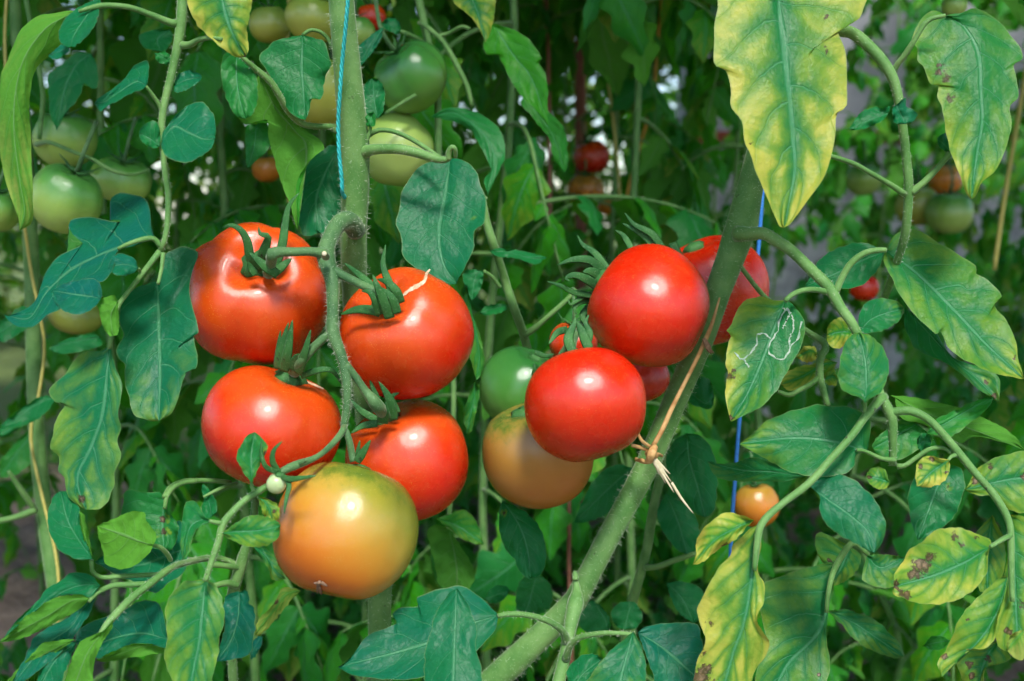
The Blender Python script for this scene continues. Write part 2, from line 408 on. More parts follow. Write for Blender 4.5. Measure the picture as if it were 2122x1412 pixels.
# ------------------------------------------------------------------ leaf blades
def quilt(u, v, side, amp):
    ph = v * 6 + (0.45 if side > 0 else 0) - (abs(u) ** 1.25) * 1.7
    f = abs((ph % 1.0) - 0.5) * 2          # 1 on a vein
    pil = (1 - f ** 2.2) * 0.55 * (0.6 + 0.8 * abs(noise.noise(Vector((int(ph) * 1.7, side * 3, amp * 900)))))
    return amp * pil * min(1, abs(u) * 5) * (1 - abs(u) ** 3 * 0.7)
def blade(name, parent, z, mid, A, B, D, up=22, right=0, fold=0.0, curl=0.0, yel=0.0, brown=0.0, spots=(), tone=0.3,
          under=False, q=0.0018, wave=0.005, rows=40, cols=8, seed=None, yside=0, ytip=0.0, bend=0.0):
    """one leaflet traced in photo pixels: midrib and two margins, laid on a tilted plane at its own distance"""
    mid = zp(z, mid) if z else mid; A = zp(z, A) if z else A; B = zp(z, B) if z else B
    sd = seed if seed is not None else rng.random() * 100
    m = catmull(mid, rows)
    ea = catmull([mid[0]] + A + [mid[-1]], rows); eb = catmull([mid[0]] + B + [mid[-1]], rows)
    cx = sum(p[0] for p in m) / len(m); cy = sum(p[1] for p in m) / len(m)
    sp = [(*zp(z, [(s[0], s[1])])[0], s[2]) if z else s for s in spots]
    P0 = at(cx, cy, D)
    nrm = cvec(math.sin(rad(right)) * math.cos(rad(up)), math.sin(rad(up)), math.cos(rad(right)) * math.cos(rad(up)))
    V, UVs, DT = [], [], []
    scale = D / FPX
    ncol = 2 * cols + 1
    for i in range(rows + 1):
        v = i / rows
        for j in range(ncol):
            s = (j - cols) / cols
            e = ea[i] if s < 0 else eb[i]
            a_ = abs(s)
            x = m[i][0] + (e[0] - m[i][0]) * a_; y = m[i][1] + (e[1] - m[i][1]) * a_
            # small scallops of the margin
            if a_ > 0.6 and 0 < i < rows:
                k = (a_ - 0.6) / 0.4 * 3.4 * noise.noise(Vector((v * 19, sd + (5 if s < 0 else 0), 0)))
                dx, dy = e[0] - m[i][0], e[1] - m[i][1]; dl = math.hypot(dx, dy) + 1e-6
                x += dx / dl * k; y += dy / dl * k
            d = (RIGHT * ((x - PW / 2) / FPX) + UP * (-(y - PH / 2) / FPX) + FWD)
            den = d.dot(nrm); t = (P0 - CAM).dot(nrm) / den if abs(den) > 0.12 else D
            t = max(D - 0.075, min(D + 0.075, t))
            dist = math.hypot(e[0] - m[i][0], e[1] - m[i][1]) * a_ * scale
            h = fold * dist - curl * v * v * 0.05 + bend * math.sin(math.pi * v) * 0.02
            h += (-1 if under else 1) * quilt(s, v, s, q)
            h += wave * a_ * a_ * noise.noise(Vector((v * 4.5, sd, 3 if s < 0 else 0))) * 1.6
            h += 0.0022 * noise.noise(Vector((v * 2.5 + sd, s * 1.5, 7.7)))
            V.append(CAM + d * (t - h))
            UVs.append(((s + 1) / 2, v))
            yy = yel * (0.55 + 0.45 * max(a_, v * 0.8)) + ytip * max(0, v - 0.55) * 2.0
            if yside: yy += yside * max(0, s) if yside > 0 else -yside * max(0, -s)
            br = brown * max(0, 0.35 + 0.65 * noise.noise(Vector((x * .02, y * .02, sd))))
            for qx, qy, qr in sp:
                dd = math.hypot(x - qx, y - qy) / qr
                dd *= 1 + .45 * noise.noise(Vector((x * .11, y * .11, qx)))
                if dd < 1.7: br = max(br, min(1, 1.25 - dd * 0.75)); yy = max(yy, 0.40)
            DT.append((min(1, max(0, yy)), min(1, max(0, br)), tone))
    F = []
    for i in range(rows):
        for j in range(ncol - 1):
            a = i * ncol + j
            F.append((a, a + 1, a + ncol + 1, a + ncol))
    # which way does the sheet face?
    tot = 0.0
    for f in F[::7]:
        p = [V[k] for k in f]
        tot += (p[2] - p[0]).cross(p[3] - p[1]).dot(CAM - p[0])
    if (tot > 0) == under: F = [f[::-1] for f in F]
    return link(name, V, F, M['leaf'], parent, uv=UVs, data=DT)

# ================================================================== the setting
def ground():
    n = 90; V, F = [], []
    xs = [-60 + 120 * (i / n) for i in range(n + 1)]
    def warp(t): return math.copysign(abs(t) ** 2.2, t)
    gx = [warp(-1 + 2 * i / n) * 70 for i in range(n + 1)]
    gy = [-3 + (i / n) ** 2.4 * 140 for i in range(n + 1)]
    for y in gy:
        for x in gx:
            k = max(0, 1 - abs(y - 2) / 12)
            V.append((x, y, k * (0.030 * noise.noise(Vector((x * 2.2, y * 2.2, 0))) + 0.016 * noise.noise(Vector((x * 9, y * 9, 4))))))
    w_ = n + 1
    for j in range(n):
        for i in range(n): F.append((j * w_ + i, j * w_ + i + 1, (j + 1) * w_ + i + 1, (j + 1) * w_ + i))
    m, nt = mat('garden_soil'); k = N(nt); ob = k.coords('Object')
    a = k.noise(ob, 9, 6, 0.65); b = k.noise(ob, 70, 4, 0.6)
    col = k.mix(k.smooth(a, 0.3, 0.7), (0.085, 0.058, 0.042), (0.21, 0.155, 0.115))
    col = k.mix(k.smooth(b, 0.52, 0.72, 0, 0.6), col, (0.34, 0.26, 0.21))
    sep = k.new('ShaderNodeSeparateXYZ'); k.link(ob, sep.inputs[0])
    far = k.smooth(sep.outputs[1], 3.2, 4.5)
    gr = k.mix(k.noise(ob, 6, 4), (0.06, 0.11, 0.02), (0.16, 0.20, 0.05))
    col = k.mix(far, col, gr)
    p = k.bsdf(Base_Color=col, Roughness=0.95, Normal=k.bump(k.math('ADD', a, k.math('MULTIPLY', b, 0.5)), 0.9, 0.03))
    k.out(p.outputs[0])
    o = link('ground', V, F, m, origin=Vector((0, 0, 0))); o['kind'] = 'structure'; return o
ground()

def box_geo(c, s):
    x, y, z = c; a, b, d = s[0] / 2, s[1] / 2, s[2] / 2
    V = [Vector((x + i * a, y + j * b, z + k * d)) for k in (-1, 1) for j in (-1, 1) for i in (-1, 1)]
    F = [(0, 2, 3, 1), (4, 5, 7, 6), (0, 1, 5, 4), (2, 6, 7, 3), (0, 4, 6, 2), (1, 3, 7, 5)]
    return V, F
def build_wall():
    Dw = 4.6
    p = at(1840, 285, Dw); zc = p.z; yw = p.y
    x0 = at(1420, 285, Dw).x; x1 = x0 + 4.6
    xc, wd = (x0 + x1) / 2, x1 - x0
    t = thing('garden_wall', 'grey rendered garden wall with a red brick course behind the plants', 'wall', (xc, yw, 0))
    bh = 0.055
    link('wall_base', *box_geo((xc, yw + 0.12, (zc - bh / 2) / 2 - 0.05), (wd, 0.24, zc - bh / 2 + 0.1)), M['wall2'], t, smooth=False)
    link('wall_top', *box_geo((xc, yw + 0.13, zc + bh / 2 + 0.65), (wd, 0.22, 1.3)), M['wall'], t, smooth=False)
    link('mortar_bed', *box_geo((xc, yw + 0.14, zc), (wd, 0.20, bh - 0.001)), M['wall2'], t, smooth=False)
    nb = int(wd / 0.225); me = None
    for i in range(nb):
        cx = x0 + 0.1125 + i * 0.225
        if me is None:
            o = link('brick', *box_geo((cx, yw + 0.10, zc), (0.215, 0.22, bh - 0.008)), M['brick'], t, smooth=False); me = o
        else:
            o2 = me.copy(); C.objects.link(o2); o2.location.x = cx - t.location.x; o2.location.y += rng.uniform(-.004, .004)
build_wall()

# ================================================================== tomatoes
def tomato_mesh(name, material, squash=0.86, lobes=5, lamp=0.03, dimple=0.20, seed=0, nu=64, nv=40, point=0.0):
    V, F = [], []
    for j in range(nv + 1):
        ph = math.pi * j / nv
        for i in range(nu):
            th = 2 * math.pi * i / nu
            topw = 0.25 + 0.75 * (0.5 + 0.5 * math.cos(ph)) ** 0.8
            lob = lamp * topw * math.sin(ph) ** 0.7 * (abs(math.cos(lobes * th / 2 + seed)) ** 0.7 * 2 - 1.2)
            low = 0.05 * noise.noise(Vector((math.cos(th) * math.sin(ph) * 1.1 + seed * 3, math.sin(th) * math.sin(ph) * 1.1, math.cos(ph) * 1.1)))
            r = 1 + lob + low
            s = math.sin(ph); c = math.cos(ph)
            ss = math.copysign(abs(s) ** 0.90, s)
            x = ss * math.cos(th) * r; y = ss * math.sin(th) * r
            z = squash * c * (1 + low) - dimple * math.exp(-(ph / 0.40) ** 2) * (1 + 0.5 * math.cos(lobes * th / 2 + seed) * math.exp(-((ph - .35) / .3) ** 2) * lamp * 8)
            z += (0.05 - point) * math.exp(-((math.pi - ph) / 0.28) ** 2)
            V.append(Vector((x, y, z)))
    for j in range(nv):
        for i in range(nu):
            a = j * nu + i; b = j * nu + (i + 1) % nu
            F.append((a, a + nu, b + nu, b))
    me = bpy.data.meshes.new(name); me.from_pydata(V, [], F)
    me.polygons.foreach_set('use_smooth', [True] * len(me.polygons)); me.materials.append(material); me.update()
    return me
class Tom: pass
def tomato(px, py, rx, D, material, label, axis=(0, 1, 0.3), roll=0.0, squash=0.86, lobes=5, lamp=0.03, dimple=0.2, seed=0,
           group=None, point=0.0, res=1.0):
    R = rx * D / FPX
    c = at(px, py, D); ax = cvec(*axis)
    q = Vector((0, 0, 1)).rotation_difference(ax) @ Quaternion((0, 0, 1), roll)
    t = thing('tomato', label, 'tomato', c - Vector((0, 0, R * 0.9)), group)
    me = tomato_mesh('tomato_body', M[material], squash, lobes, lamp, dimple, seed, int(64 * res), int(40 * res), point)
    o = bpy.data.objects.new('fruit', me); C.objects.link(o); o.parent = t
    o.location = c - t.location; o.scale = (R, R, R); o.rotation_mode = 'QUATERNION'; o.rotation_quaternion = q
    T = Tom(); T.root, T.body, T.c, T.R, T.q, T.ax, T.D = t, o, c, R, q, ax, D
    T.squash, T.dimple = squash, dimple
    Mx = Matrix.Translation(c) @ q.to_matrix().to_4x4() @ Matrix.Diagonal((R, R, R, 1))
    T.bvh = BVHTree.FromPolygons([Mx @ v.co for v in me.vertices], [p.vertices[:] for p in me.polygons])
    T.top = c + ax * R * (squash - dimple)
    return T
def on_surface(T, px, py, lift=0.0004):
    d = (at(px, py, 1.0) - CAM).normalized()
    h = T.bvh.ray_cast(CAM, d)
    return (h[0] + h[1] * lift, h[1]) if h[0] is not None else (at(px, py, T.D), -FWD)
def sepal_geo(z, pts, D, wpx, flat=0.2):
    P, Rr = path3(z, pts, D, 1.0, 18)
    prof = [wpx * (0.75 + 0.25 * math.sin(min(1, t / 18 * 2.2) * math.pi / 2)) * (1 - (t / 18) ** 1.6) ** 0.75 + 0.5 for t in range(19)]
    rr = [p * r for p, r in zip(prof, Rr)]
    return tube_geo(P, [r * 1.2 for r in rr], 8, flat)
def calyx(T, sepals, disc=(0.22, 0.14), material='sepal'):
    """a calyx: a low green hub in the dimple that carries traced sepals"""
    hub = T.top + T.ax * T.R * 0.015
    V, F = [], []
    q = T.q
    n = 14
    for j, (rr, hh) in enumerate(((disc[0] * .95, -0.02), (disc[0], 0.03), (disc[0] * 0.72, disc[1] * .8), (disc[0] * 0.34, disc[1]), (0.02, disc[1] * 1.02))):
        for k in range(n):
            an = 2 * math.pi * k / n
            w_ = rr * (1 + (0.18 * math.cos(an * 5) if j < 3 else 0))
            V.append(hub + q @ Vector((math.cos(an) * w_ * T.R, math.sin(an) * w_ * T.R, hh * T.R)))
    for j in range(4):
        for k in range(n): F.append((j * n + k, j * n + (k + 1) % n, (j + 1) * n + (k + 1) % n, (j + 1) * n + k))
    c = link('calyx', V, F, M[material], T.root)
    for z, pts, D, wp in sepals:
        link('sepal', *sepal_geo(z, pts, D, wp), M[material], c)
    return c
def simple_calyx(T, n=5, length=0.75, lift=0.5, seed=0, stalk=None):
    r = random.Random(seed); g = []
    hub = T.top + T.ax * T.R * 0.02
    for k in range(n):
        an = 2 * math.pi * (k + r.uniform(-.2, .2)) / n
        pts = []
        for i in range(8):
            s = i / 7 * length * r.uniform(.9, 1.1)
            pts.append(hub + T.q @ Vector((math.cos(an) * s * .9, math.sin(an) * s * .9, 0.02 + lift * s * s * r.uniform(.6, 1.2) + 0.10 * math.sin(s * 2.4))) * T.R)
        rr = [T.R * 0.075 * (1 - (i / 7) ** 1.5) + 0.0003 for i in range(8)]
        g.append(tube_geo(pts, rr, 6, 0.5, T.ax))
    link('calyx', *join(g), M['sepal'], T.root)
    end = stalk if stalk is not None else hub + (T.ax + Vector((0, 0.6, 0.5))).normalized() * T.R * 1.6
    mid_ = hub + T.ax * T.R * 0.7
    pts = [Vector(p[:3]) for p in catmull([tuple(hub), tuple(mid_), tuple(end)], 8)]
    link('stalk', *tube_geo(pts, [T.R * 0.06] * 9, 7), M['truss'], T.root)

# ---- the front truss (five fruits)
G1 = 'fruits on the front truss of the plant tied with turquoise twine'
T1 = tomato(532, 610, 148, 0.752, 'red', 'large red ribbed tomato with long curling sepals, topmost left of the five-fruit truss', (0.18, 0.52, 0.83), 0.3, 0.93, 6, 0.070, 0.26, 1.1, G1)
T2 = tomato(842, 690, 137, 0.735, 'red', 'red tomato with a pale corky crack running from its calyx', (-0.36, 0.62, 0.69), 0.9, 0.96, 5, 0.040, 0.26, 2.3, G1)
T3 = tomato(563, 884, 142, 0.728, 'red', 'red tomato with spiky upright sepals, touching the ribbed one above it', (0.38, 0.90, 0.12), 0.2, 0.90, 4, 0.030, 0.18, 3.7, G1)
T4 = tomato(846, 953, 129, 0.757, 'red', 'red tomato half hidden behind the yellow-orange one, below the cracked tomato', (-0.42, 0.84, 0.30), 1.9, 0.98, 4, 0.030, 0.22, 5.2, G1)
T5 = tomato(716, 1097, 149, 0.686, 'turning', 'big half-ripe yellow-orange tomato with green shoulders and a dry blossom scar', (0.20, 0.93, -0.30), 0.0, 0.97, 5, 0.018, 0.16, 6.1, G1, -0.02)
fd = 0.735
calyx(T1, [('Z6', [(500, 520), (450, 440), (430, 340), (390, 272), (330, 245), (285, 262)], [.715, .706, .700, .697, .698, .700], 9.5),
           ('Z6', [(530, 500), (520, 430), (545, 350), (550, 310), (505, 295), (497, 255)], [.715, .705, .698, .694, .694, .694], 11),
           ('Z6', [(590, 510), (635, 360), (652, 240), (675, 130), (735, 55)], [.715, .712, .712, .712, .712], 9),
           ('Z6', [(610, 535), (540, 490), (470, 430), (440, 405)], [.703, .699, .698, .698], 10),
           ('Z6', [(480, 535), (450, 490), (432, 460)], [.704, .702, .700], 8),
           ('Z6', [(590, 525), (640, 480), (690, 440)], [.706, .706, .710], 9)])
calyx(T2, [('Z6', [(1290, 700), (1262, 590), (1225, 480), (1240, 360)], [.700, .702, .704, .704], 8),
           ('Z6', [(1265, 790), (1235, 700), (1190, 600), (1165, 535)], [.690, .684, .680, .682], 11),
           ('Z6', [(1210, 760), (1150, 742), (1070, 740), (975, 768)], [.692, .692, .695, .700], 9),
           ('Z6', [(1200, 770), (1180, 690), (1145, 638), (1098, 630)], [.690, .684, .682, .684], 8),
           ('Z6', [(1330, 700), (1300, 630), (1250, 580), (1190, 560)], [.692, .688, .688, .692], 9),
           ('Z6', [(1190, 625), (1080, 530), (995, 465)], [.690, .698, .705], 7),
           ('Z6', [(1310, 760), (1275, 670), (1215, 610)], [.688, .683, .683], 9)])
calyx(T3, [('Z6', [(645, 1100), (668, 980), (695, 800)], [.706, .696, .690], 10),
           ('Z6', [(605, 1085), (625, 980), (672, 815)], [.712, .706, .700], 8),
           ('Z6', [(725, 1115), (765, 1000), (802, 858)], [.704, .692, .686], 9),
           ('Z6', [(745, 1130), (850, 1092), (930, 1100), (985, 1180)], [.708, .702, .704, .712], 6),
           ('Z6', [(600, 1070), (612, 980), (625, 862)], [.716, .712, .708], 6),
           ('Z6', [(690, 1090), (712, 1020), (730, 1000)], [.704, .696, .692], 8)], (0.24, 0.14))
calyx(T4, [('Z6', [(1285, 1385), (1262, 1265), (1200, 1160)], [.716, .708, .704], 10),
           ('Z6', [(1222, 1400), (1235, 1330), (1242, 1280)], [.712, .704, .700], 12),
           ('Z6', [(1310, 1345), (1275, 1255), (1320, 1225)], [.720, .716, .716], 7),
           ('Z6', [(1190, 1385), (1100, 1335), (1030, 1262)], [.718, .720, .724], 7),
           ('B7', [(570, 1125), (500, 1135), (440, 1172)], [.712, .710, .708], 7),
           ('Z6', [(1200, 1290), (1165, 1200), (1148, 1150)], [.716, .714, .712], 6)], (0.26, 0.14))
calyx(T5, [('B2', [(1085, 290), (1120, 235), (1155, 178)], [.672, .668, .666], 8),
           ('B2', [(1090, 285), (1090, 240), (1100, 180)], [.676, .672, .670], 5)], (0.16, 0.10))
# the crack of the second tomato, the scar at the blossom end of the half-ripe one
def ribbon_on(T, name, z, pts, wpx, material, parent, n=26, lift=0.0005):
    P = catmull(zp(z, pts), n); V, F = [], []
    for i, (x, y) in enumerate(P):
        x2, y2 = P[min(i + 1, n)]; x1, y1 = P[max(i - 1, 0)]
        tx, ty = x2 - x1, y2 - y1; l = math.hypot(tx, ty) + 1e-6
        wv = wpx * (0.35 + 0.65 * math.sin(math.pi * (i / n) ** 0.8)) * (1 + 0.5 * noise.noise(Vector((i * .7, 3, wpx))))
        for s in (-1, 0, 1):
            p, _ = on_surface(T, x - ty / l * wv * s, y + tx / l * wv * s, lift + (0.0005 if s == 0 else -0.0002))
            V.append(p)
    for i in range(n):
        for j in range(2): F.append((i * 3 + j, i * 3 + j + 1, i * 3 + j + 4, i * 3 + j + 3))
    return link(name, V, F, material, parent)
ribbon_on(T2, 'crack_scar', 'Z6', [(1335, 665), (1380, 628), (1440, 595), (1468, 572), (1480, 530), (1500, 503)], 4.2, M['scar'], T2.root)
ribbon_on(T3, 'crack_scar', 'Z6', [(775, 1165), (820, 1182), (875, 1208)], 2.0, M['scar'], T3.root)
def dry_tuft(T, z, pts_list, parent):
    g = []
    for pts in pts_list:
        P = [on_surface(T, x, y, 0.0010)[0] for x, y in catmull(zp(z, pts), 6)]
        g.append(tube_geo(P, [0.0010, 0.0011, 0.0010, 0.0009, 0.0008, 0.0006, 0.0003], 6))
    link('blossom_scar', *join(g), M['dry'], parent)
dry_tuft(T5, 'B2', [[(900, 895), (890, 915), (885, 955)], [(905, 900), (925, 912), (935, 920)], [(900, 900), (880, 905), (868, 900)], [(895, 920), (900, 940), (905, 960)]], T5.root)

# ---- the second truss, beside the tied diagonal stem
G2 = 'fruits on the truss beside the diagonal stem'
T6 = tomato(1345, 636, 126, 0.738, 'red2', 'round red tomato resting on another, leaning on the tied diagonal stem', (-0.80, 0.50, -0.25), 0.4, 1.0, 4, 0.015, 0.14, 7.7, G2)
T7 = tomato(1475, 600, 116, 0.845, 'red2', 'red tomato showing on both sides of the diagonal stem', (-0.35, 0.75, 0.15), 0.4, 0.98, 4, 0.03, 0.2, 8.8, G2)
T8 = tomato(1213, 836, 128, 0.704, 'red2', 'smooth red tomato in front of a brownish orange one', (-0.25, 0.90, -0.22), 0.9, 0.93, 4, 0.014, 0.14, 9.4, G2)
T9 = tomato(1114, 938, 117, 0.772, 'brown', 'brownish orange half-ripe tomato partly behind a smooth red one', (-0.35, 0.86, 0.25), 1.2, 0.97, 4, 0.03, 0.2, 10.6, G2)
T10 = tomato(1086, 806, 92, 0.835, 'deepgreen', 'deep green shiny tomato behind the brownish orange one', (0.35, 0.85, 0.25), 1.2, 0.95, 5, 0.03, 0.2, 11.2, G2)
T11 = tomato(1188, 712, 50, 0.838, 'red', 'small orange-red tomato tucked among the sepals behind two red tomatoes', (0.0, 0.9, 0.2), 1.2, 0.95, 5, 0.03, 0.2, 12.2, G2)
T12 = tomato(1330, 782, 56, 0.835, 'red2', 'dark red tomato in the gap between two round tomatoes and the diagonal stem', (-0.2, 0.9, 0.1), 1.2, 0.95, 5, 0.03, 0.2, 13.2, G2)
calyx(T6, [('Z7', [(850, 340), (770, 240), (700, 190), (668, 135)], [.752, .758, .762, .765], 7),
           ('Z7', [(830, 350), (740, 282), (640, 278), (550, 310)], [.748, .744, .742, .742], 8.5),
           ('Z7', [(790, 440), (720, 392), (650, 368), (600, 385), (625, 405)], [.745, .738, .735, .735, .735], 9),
           ('Z7', [(770, 490), (650, 470), (570, 430), (490, 405)], [.748, .742, .738, .736], 6),
           ('Z7', [(760, 510), (690, 520), (650, 560), (665, 600)], [.752, .748, .746, .746], 7),
           ('Z7', [(800, 370), (740, 345), (700, 350)], [.744, .740, .738], 10),
           ('Z7', [(1170, 215), (1100, 125), (1000, 72), (945, 5)], [.765, .766, .768, .768], 7),
           ('Z7', [(1120, 205), (1050, 130), (930, 65)], [.768, .770, .770], 7),
           ('Z7', [(985, 215), (940, 140), (890, 105)], [.768, .772, .772], 6),
           ('Z7', [(760, 530), (700, 600), (715, 660), (690, 690)], [.756, .754, .752, .752], 7),
           ('Z7', [(770, 470), (690, 500), (630, 540), (615, 510)], [.752, .746, .744, .744], 6)], (0.20, 0.14))
calyx(T8, [('Z7', [(735, 800), (690, 690), (650, 625)], [.704, .706, .708], 10),
           ('Z7', [(640, 820), (615, 740), (650, 650), (655, 610)], [.700, .702, .706, .708], 10),
           ('Z7', [(610, 685), (550, 705), (500, 772)], [.712, .708, .704], 7),
           ('Z7', [(720, 790), (740, 710), (715, 650), (735, 600)], [.708, .710, .712, .714], 7)], (0.16, 0.12))
calyx(T7, [('Z7', [(1225, 180), (1250, 240), (1300, 290), (1345, 320)], [.800, .796, .794, .794], 9)], (0.2, .12))
calyx(T9, [('Z7', [(410, 960), (418, 915), (415, 880)], [.745, .742, .742], 4)], (0.2, .1))
calyx(T10, [('Z7', [(420, 820), (480, 840), (530, 830)], [.80, .80, .80], 5)], (0.2, .1))
simple_calyx(T11, seed=4); simple_calyx(T12, seed=5)
# a pea-sized fruitlet with its open calyx
TF = tomato(573, 1002, 21, 0.640, 'palefruit', 'tiny pale green fruitlet with long narrow sepals, in front of a red tomato', (0.35, 0.80, 0.25), 0.4, 1.0, 4, 0.01, 0.05, 1.7)
calyx(TF, [('B2', [(690, 352), (655, 290), (660, 232), (703, 184)], [.640, .636, .634, .634], 6),
           ('B2', [(680, 345), (620, 315), (597, 250), (597, 180)], [.638, .632, .630, .630], 5),
           ('B2', [(700, 365), (740, 378), (800, 372), (878, 360)], [.636, .630, .626, .624], 6),
           ('B2', [(715, 370), (738, 410), (725, 470), (713, 555)], [.636, .630, .628, .628], 5)], (0.55, 0.3))

# ---- unripe and far fruits behind
def far_tomato(px, py, r, D, m, label, axis=(0, .95, .25), roll=0.0, sq=0.85, lobes=6, lamp=0.045, seed=0, group=None, cal=True):
    T = tomato(px, py, r, D, m, label, axis, roll, sq, lobes, lamp, 0.2, seed, group, 0.0, 0.7)
    if cal: simple_calyx(T, 5, 0.7, 0.45, seed)
    return T
GL = 'green tomatoes on the plant at the yellow string'
far_tomato(138, 412, 73, 0.985, 'green', 'plump ribbed green tomato hanging below two others beside the yellow string', (0.45, .85, .3), .5, .98, 6, .05, 2, GL)
far_tomato(135, 288, 63, 1.06, 'green', 'green tomato above the plump ribbed green one', (0.1, .9, .3), .2, .95, 6, .04, 3, GL)
far_tomato(252, 372, 60, 1.07, 'green', 'flattish green tomato with deep ribs under a thin fruit stalk', (0.3, .85, .4), .9, .80, 7, .06, 4, GL)
far_tomato(-12, 435, 50, 1.0, 'green', 'green tomato cut by the drooping curled leaf', (0.3, .9, .2), .9, .95, 6, .05, 5, GL)
far_tomato(158, 650, 56, 1.12, 'yellowgreen', 'dull greenish tomato under the blue-green lobed leaf', (0.2, .9, .3), .9, .7, 6, .05, 6, GL)
GT = 'unripe tomatoes behind the stem with turquoise twine'
far_tomato(648, 38, 58, 1.00, 'yellowgreen', 'pale yellowish tomato behind the stem, right of a yellow stalk', (0.2, .9, .3), .3, .85, 5, .04, 7, GT)
far_tomato(672, 190, 70, 1.03, 'yellowgreen', 'yellow-green tomato directly behind the heart-shaped dark leaf and thick stem', (0.2, .95, .1), .3, 1.1, 5, .04, 8, GT)
far_tomato(852, 160, 76, 1.00, 'deepgreen', 'large glossy deeply lobed green tomato behind the twine stem', (-0.5, .75, .4), .3, .95, 4, .09, 9, GT)
far_tomato(822, 312, 76, 1.02, 'green', 'pale green tomato below the deeply lobed one', (-0.2, .5, -.8), .3, .95, 5, .04, 10, GT)
far_tomato(770, 36, 30, 1.10, 'red', 'small red tomato above the green lobed tomato', (0, .9, .2), .3, .95, 5, .04, 11, GT)
far_tomato(738, 68, 40, 1.06, 'green', 'small pale green tomato beside the small red one', (0, .9, .2), .3, .95, 5, .04, 12, GT)
far_tomato(558, 50, 42, 1.07, 'yellowgreen', 'pale yellowish tomato left of a yellow stalk', (0, .9, .2), .3, .95, 5, .04, 13, GT)
far_tomato(553, 350, 30, 1.22, 'orange', 'orange tomato glimpsed between leaves above the large ribbed tomato', (0, .9, .2), .3, .95, 5, .04, 14)
GC = 'small distant tomatoes on the shaded middle plant'
far_tomato(1226, 326, 38, 1.80, 'red', 'distant red tomato above an orange one in the shaded middle', (-.3, .9, .2), .3, .95, 5, .04, 15, GC)
far_tomato(1213, 394, 37, 1.78, 'orange', 'distant orange-yellow lobed tomato below a red one', (0, .9, .2), .3, .95, 4, .08, 16, GC)
far_tomato(1258, 425, 22, 1.84, 'orange', 'smallest distant orange tomato beside the orange-yellow lobed one', (0, .9, .2), .3, .95, 4, .05, 17, GC)
GR = 'distant tomatoes in front of the grey wall'
far_tomato(1900, 425, 44, 2.0, 'yellowgreen', 'distant olive-yellow tomato behind the smooth green stalk', (0, .9, .2), .3, 1.0, 5, .04, 18, GR)
far_tomato(1968, 440, 48, 1.95, 'green', 'distant green tomato right of the olive-yellow one', (0, .9, .2), .3, .95, 5, .04, 19, GR)
far_tomato(1958, 372, 36, 2.05, 'orange', 'distant yellow-orange tomato half behind a pointed leaf', (0, .9, .2), .3, .95, 5, .04, 20, GR)
far_tomato(1790, 372, 36, 2.1, 'green', 'distant small green tomato by the big yellowing leaf', (0, .9, .2), .3, .95, 5, .04, 21, GR)
far_tomato(1978, 12, 26, 1.3, 'green', 'small green fruit above the spotted leaf with pale edge', (0, .9, .2), .3, .95, 5, .03, 22)
far_tomato(1568, 1046, 46, 1.10, 'orange', 'orange tomato low behind the blue string', (-.1, .95, .1), .3, 1.0, 4, .03, 23)
far_tomato(1790, 596, 30, 1.35, 'red2', 'dark red tomato in shade under the broad teal leaf', (0, .9, .2), .3, .95, 5, .03, 24)
far_tomato(1312, -6, 40, 1.7, 'green', 'dark olive tomato hanging high among the shaded stems', (0, .9, .2), .3, .95, 5, .03, 25)

# ================================================================== the two front plants
HP = []                                    # stalk paths that carry hairs
def stalk(name, parent, z, pts, D, R, n=24, material='stem', sides=12, wob=0.05, hair=True, tail=None, top=None):
    P, Rr = path3(z, pts, D, R, n)
    if top:                                # the stem goes on above the picture
        P = [Vector((P[0].x, P[0].y, top)), Vector((P[0].x, P[0].y, (P[0].z + top) / 2))] + P; Rr = [Rr[0] * .6, Rr[0] * .85] + Rr
    if tail:                               # carry the stalk on through world points (off the picture)
        raw = ([(*p, r) for p, r in zip(P, Rr)][:2] if top else []) + [(*p, r) for p, r in zip(P, Rr)][2 if top else 0::3] + [(*P[-1], Rr[-1])] + [(*q, r) for q, r in tail]
        out = catmull(raw, n + 14); P = [Vector(q[:3]) for q in out]; Rr = [q[3] for q in out]
    o = link(name, *tube_geo(P, Rr, sides, wob=wob, seed=rng.random() * 9), M[material], parent)
    if hair: HP.append((o, P, Rr))
    return o
def extra(parent, name, z, pts, D, R, n=16, material='stem', hair=True):
    return stalk(name, parent, z, pts, D, R, n, material, 10, 0.05, hair)

gA = at(800, 1412, 0.84)
plantA = thing('tomato_plant', 'tomato plant with thick hairy upright stem tied with turquoise twine, bearing the five-fruit truss', 'tomato plant', (gA.x + .01, gA.y + .04, 0))
stalk('stem', plantA, 'P', [(690, -420), (700, -120), (707, 0), (722, 170), (735, 310), (736, 400), (732, 520), (738, 640), (755, 800), (775, 1000), (788, 1180), (786, 1290), (790, 1420)],
      [.70, .725, .735, .745, .76, .765, .775, .795, .82, .83, .835, .835, .84], [23, 25, 27, 29, 31, 29, 27, 27, 26, 26, 25, 24, 24], 60, 'stem', 18, .07, True,
      [(Vector((gA.x, gA.y + .02, gA.z - .2)), .0085), (Vector((gA.x + .01, gA.y + .04, -.03)), .009)], 2.02)
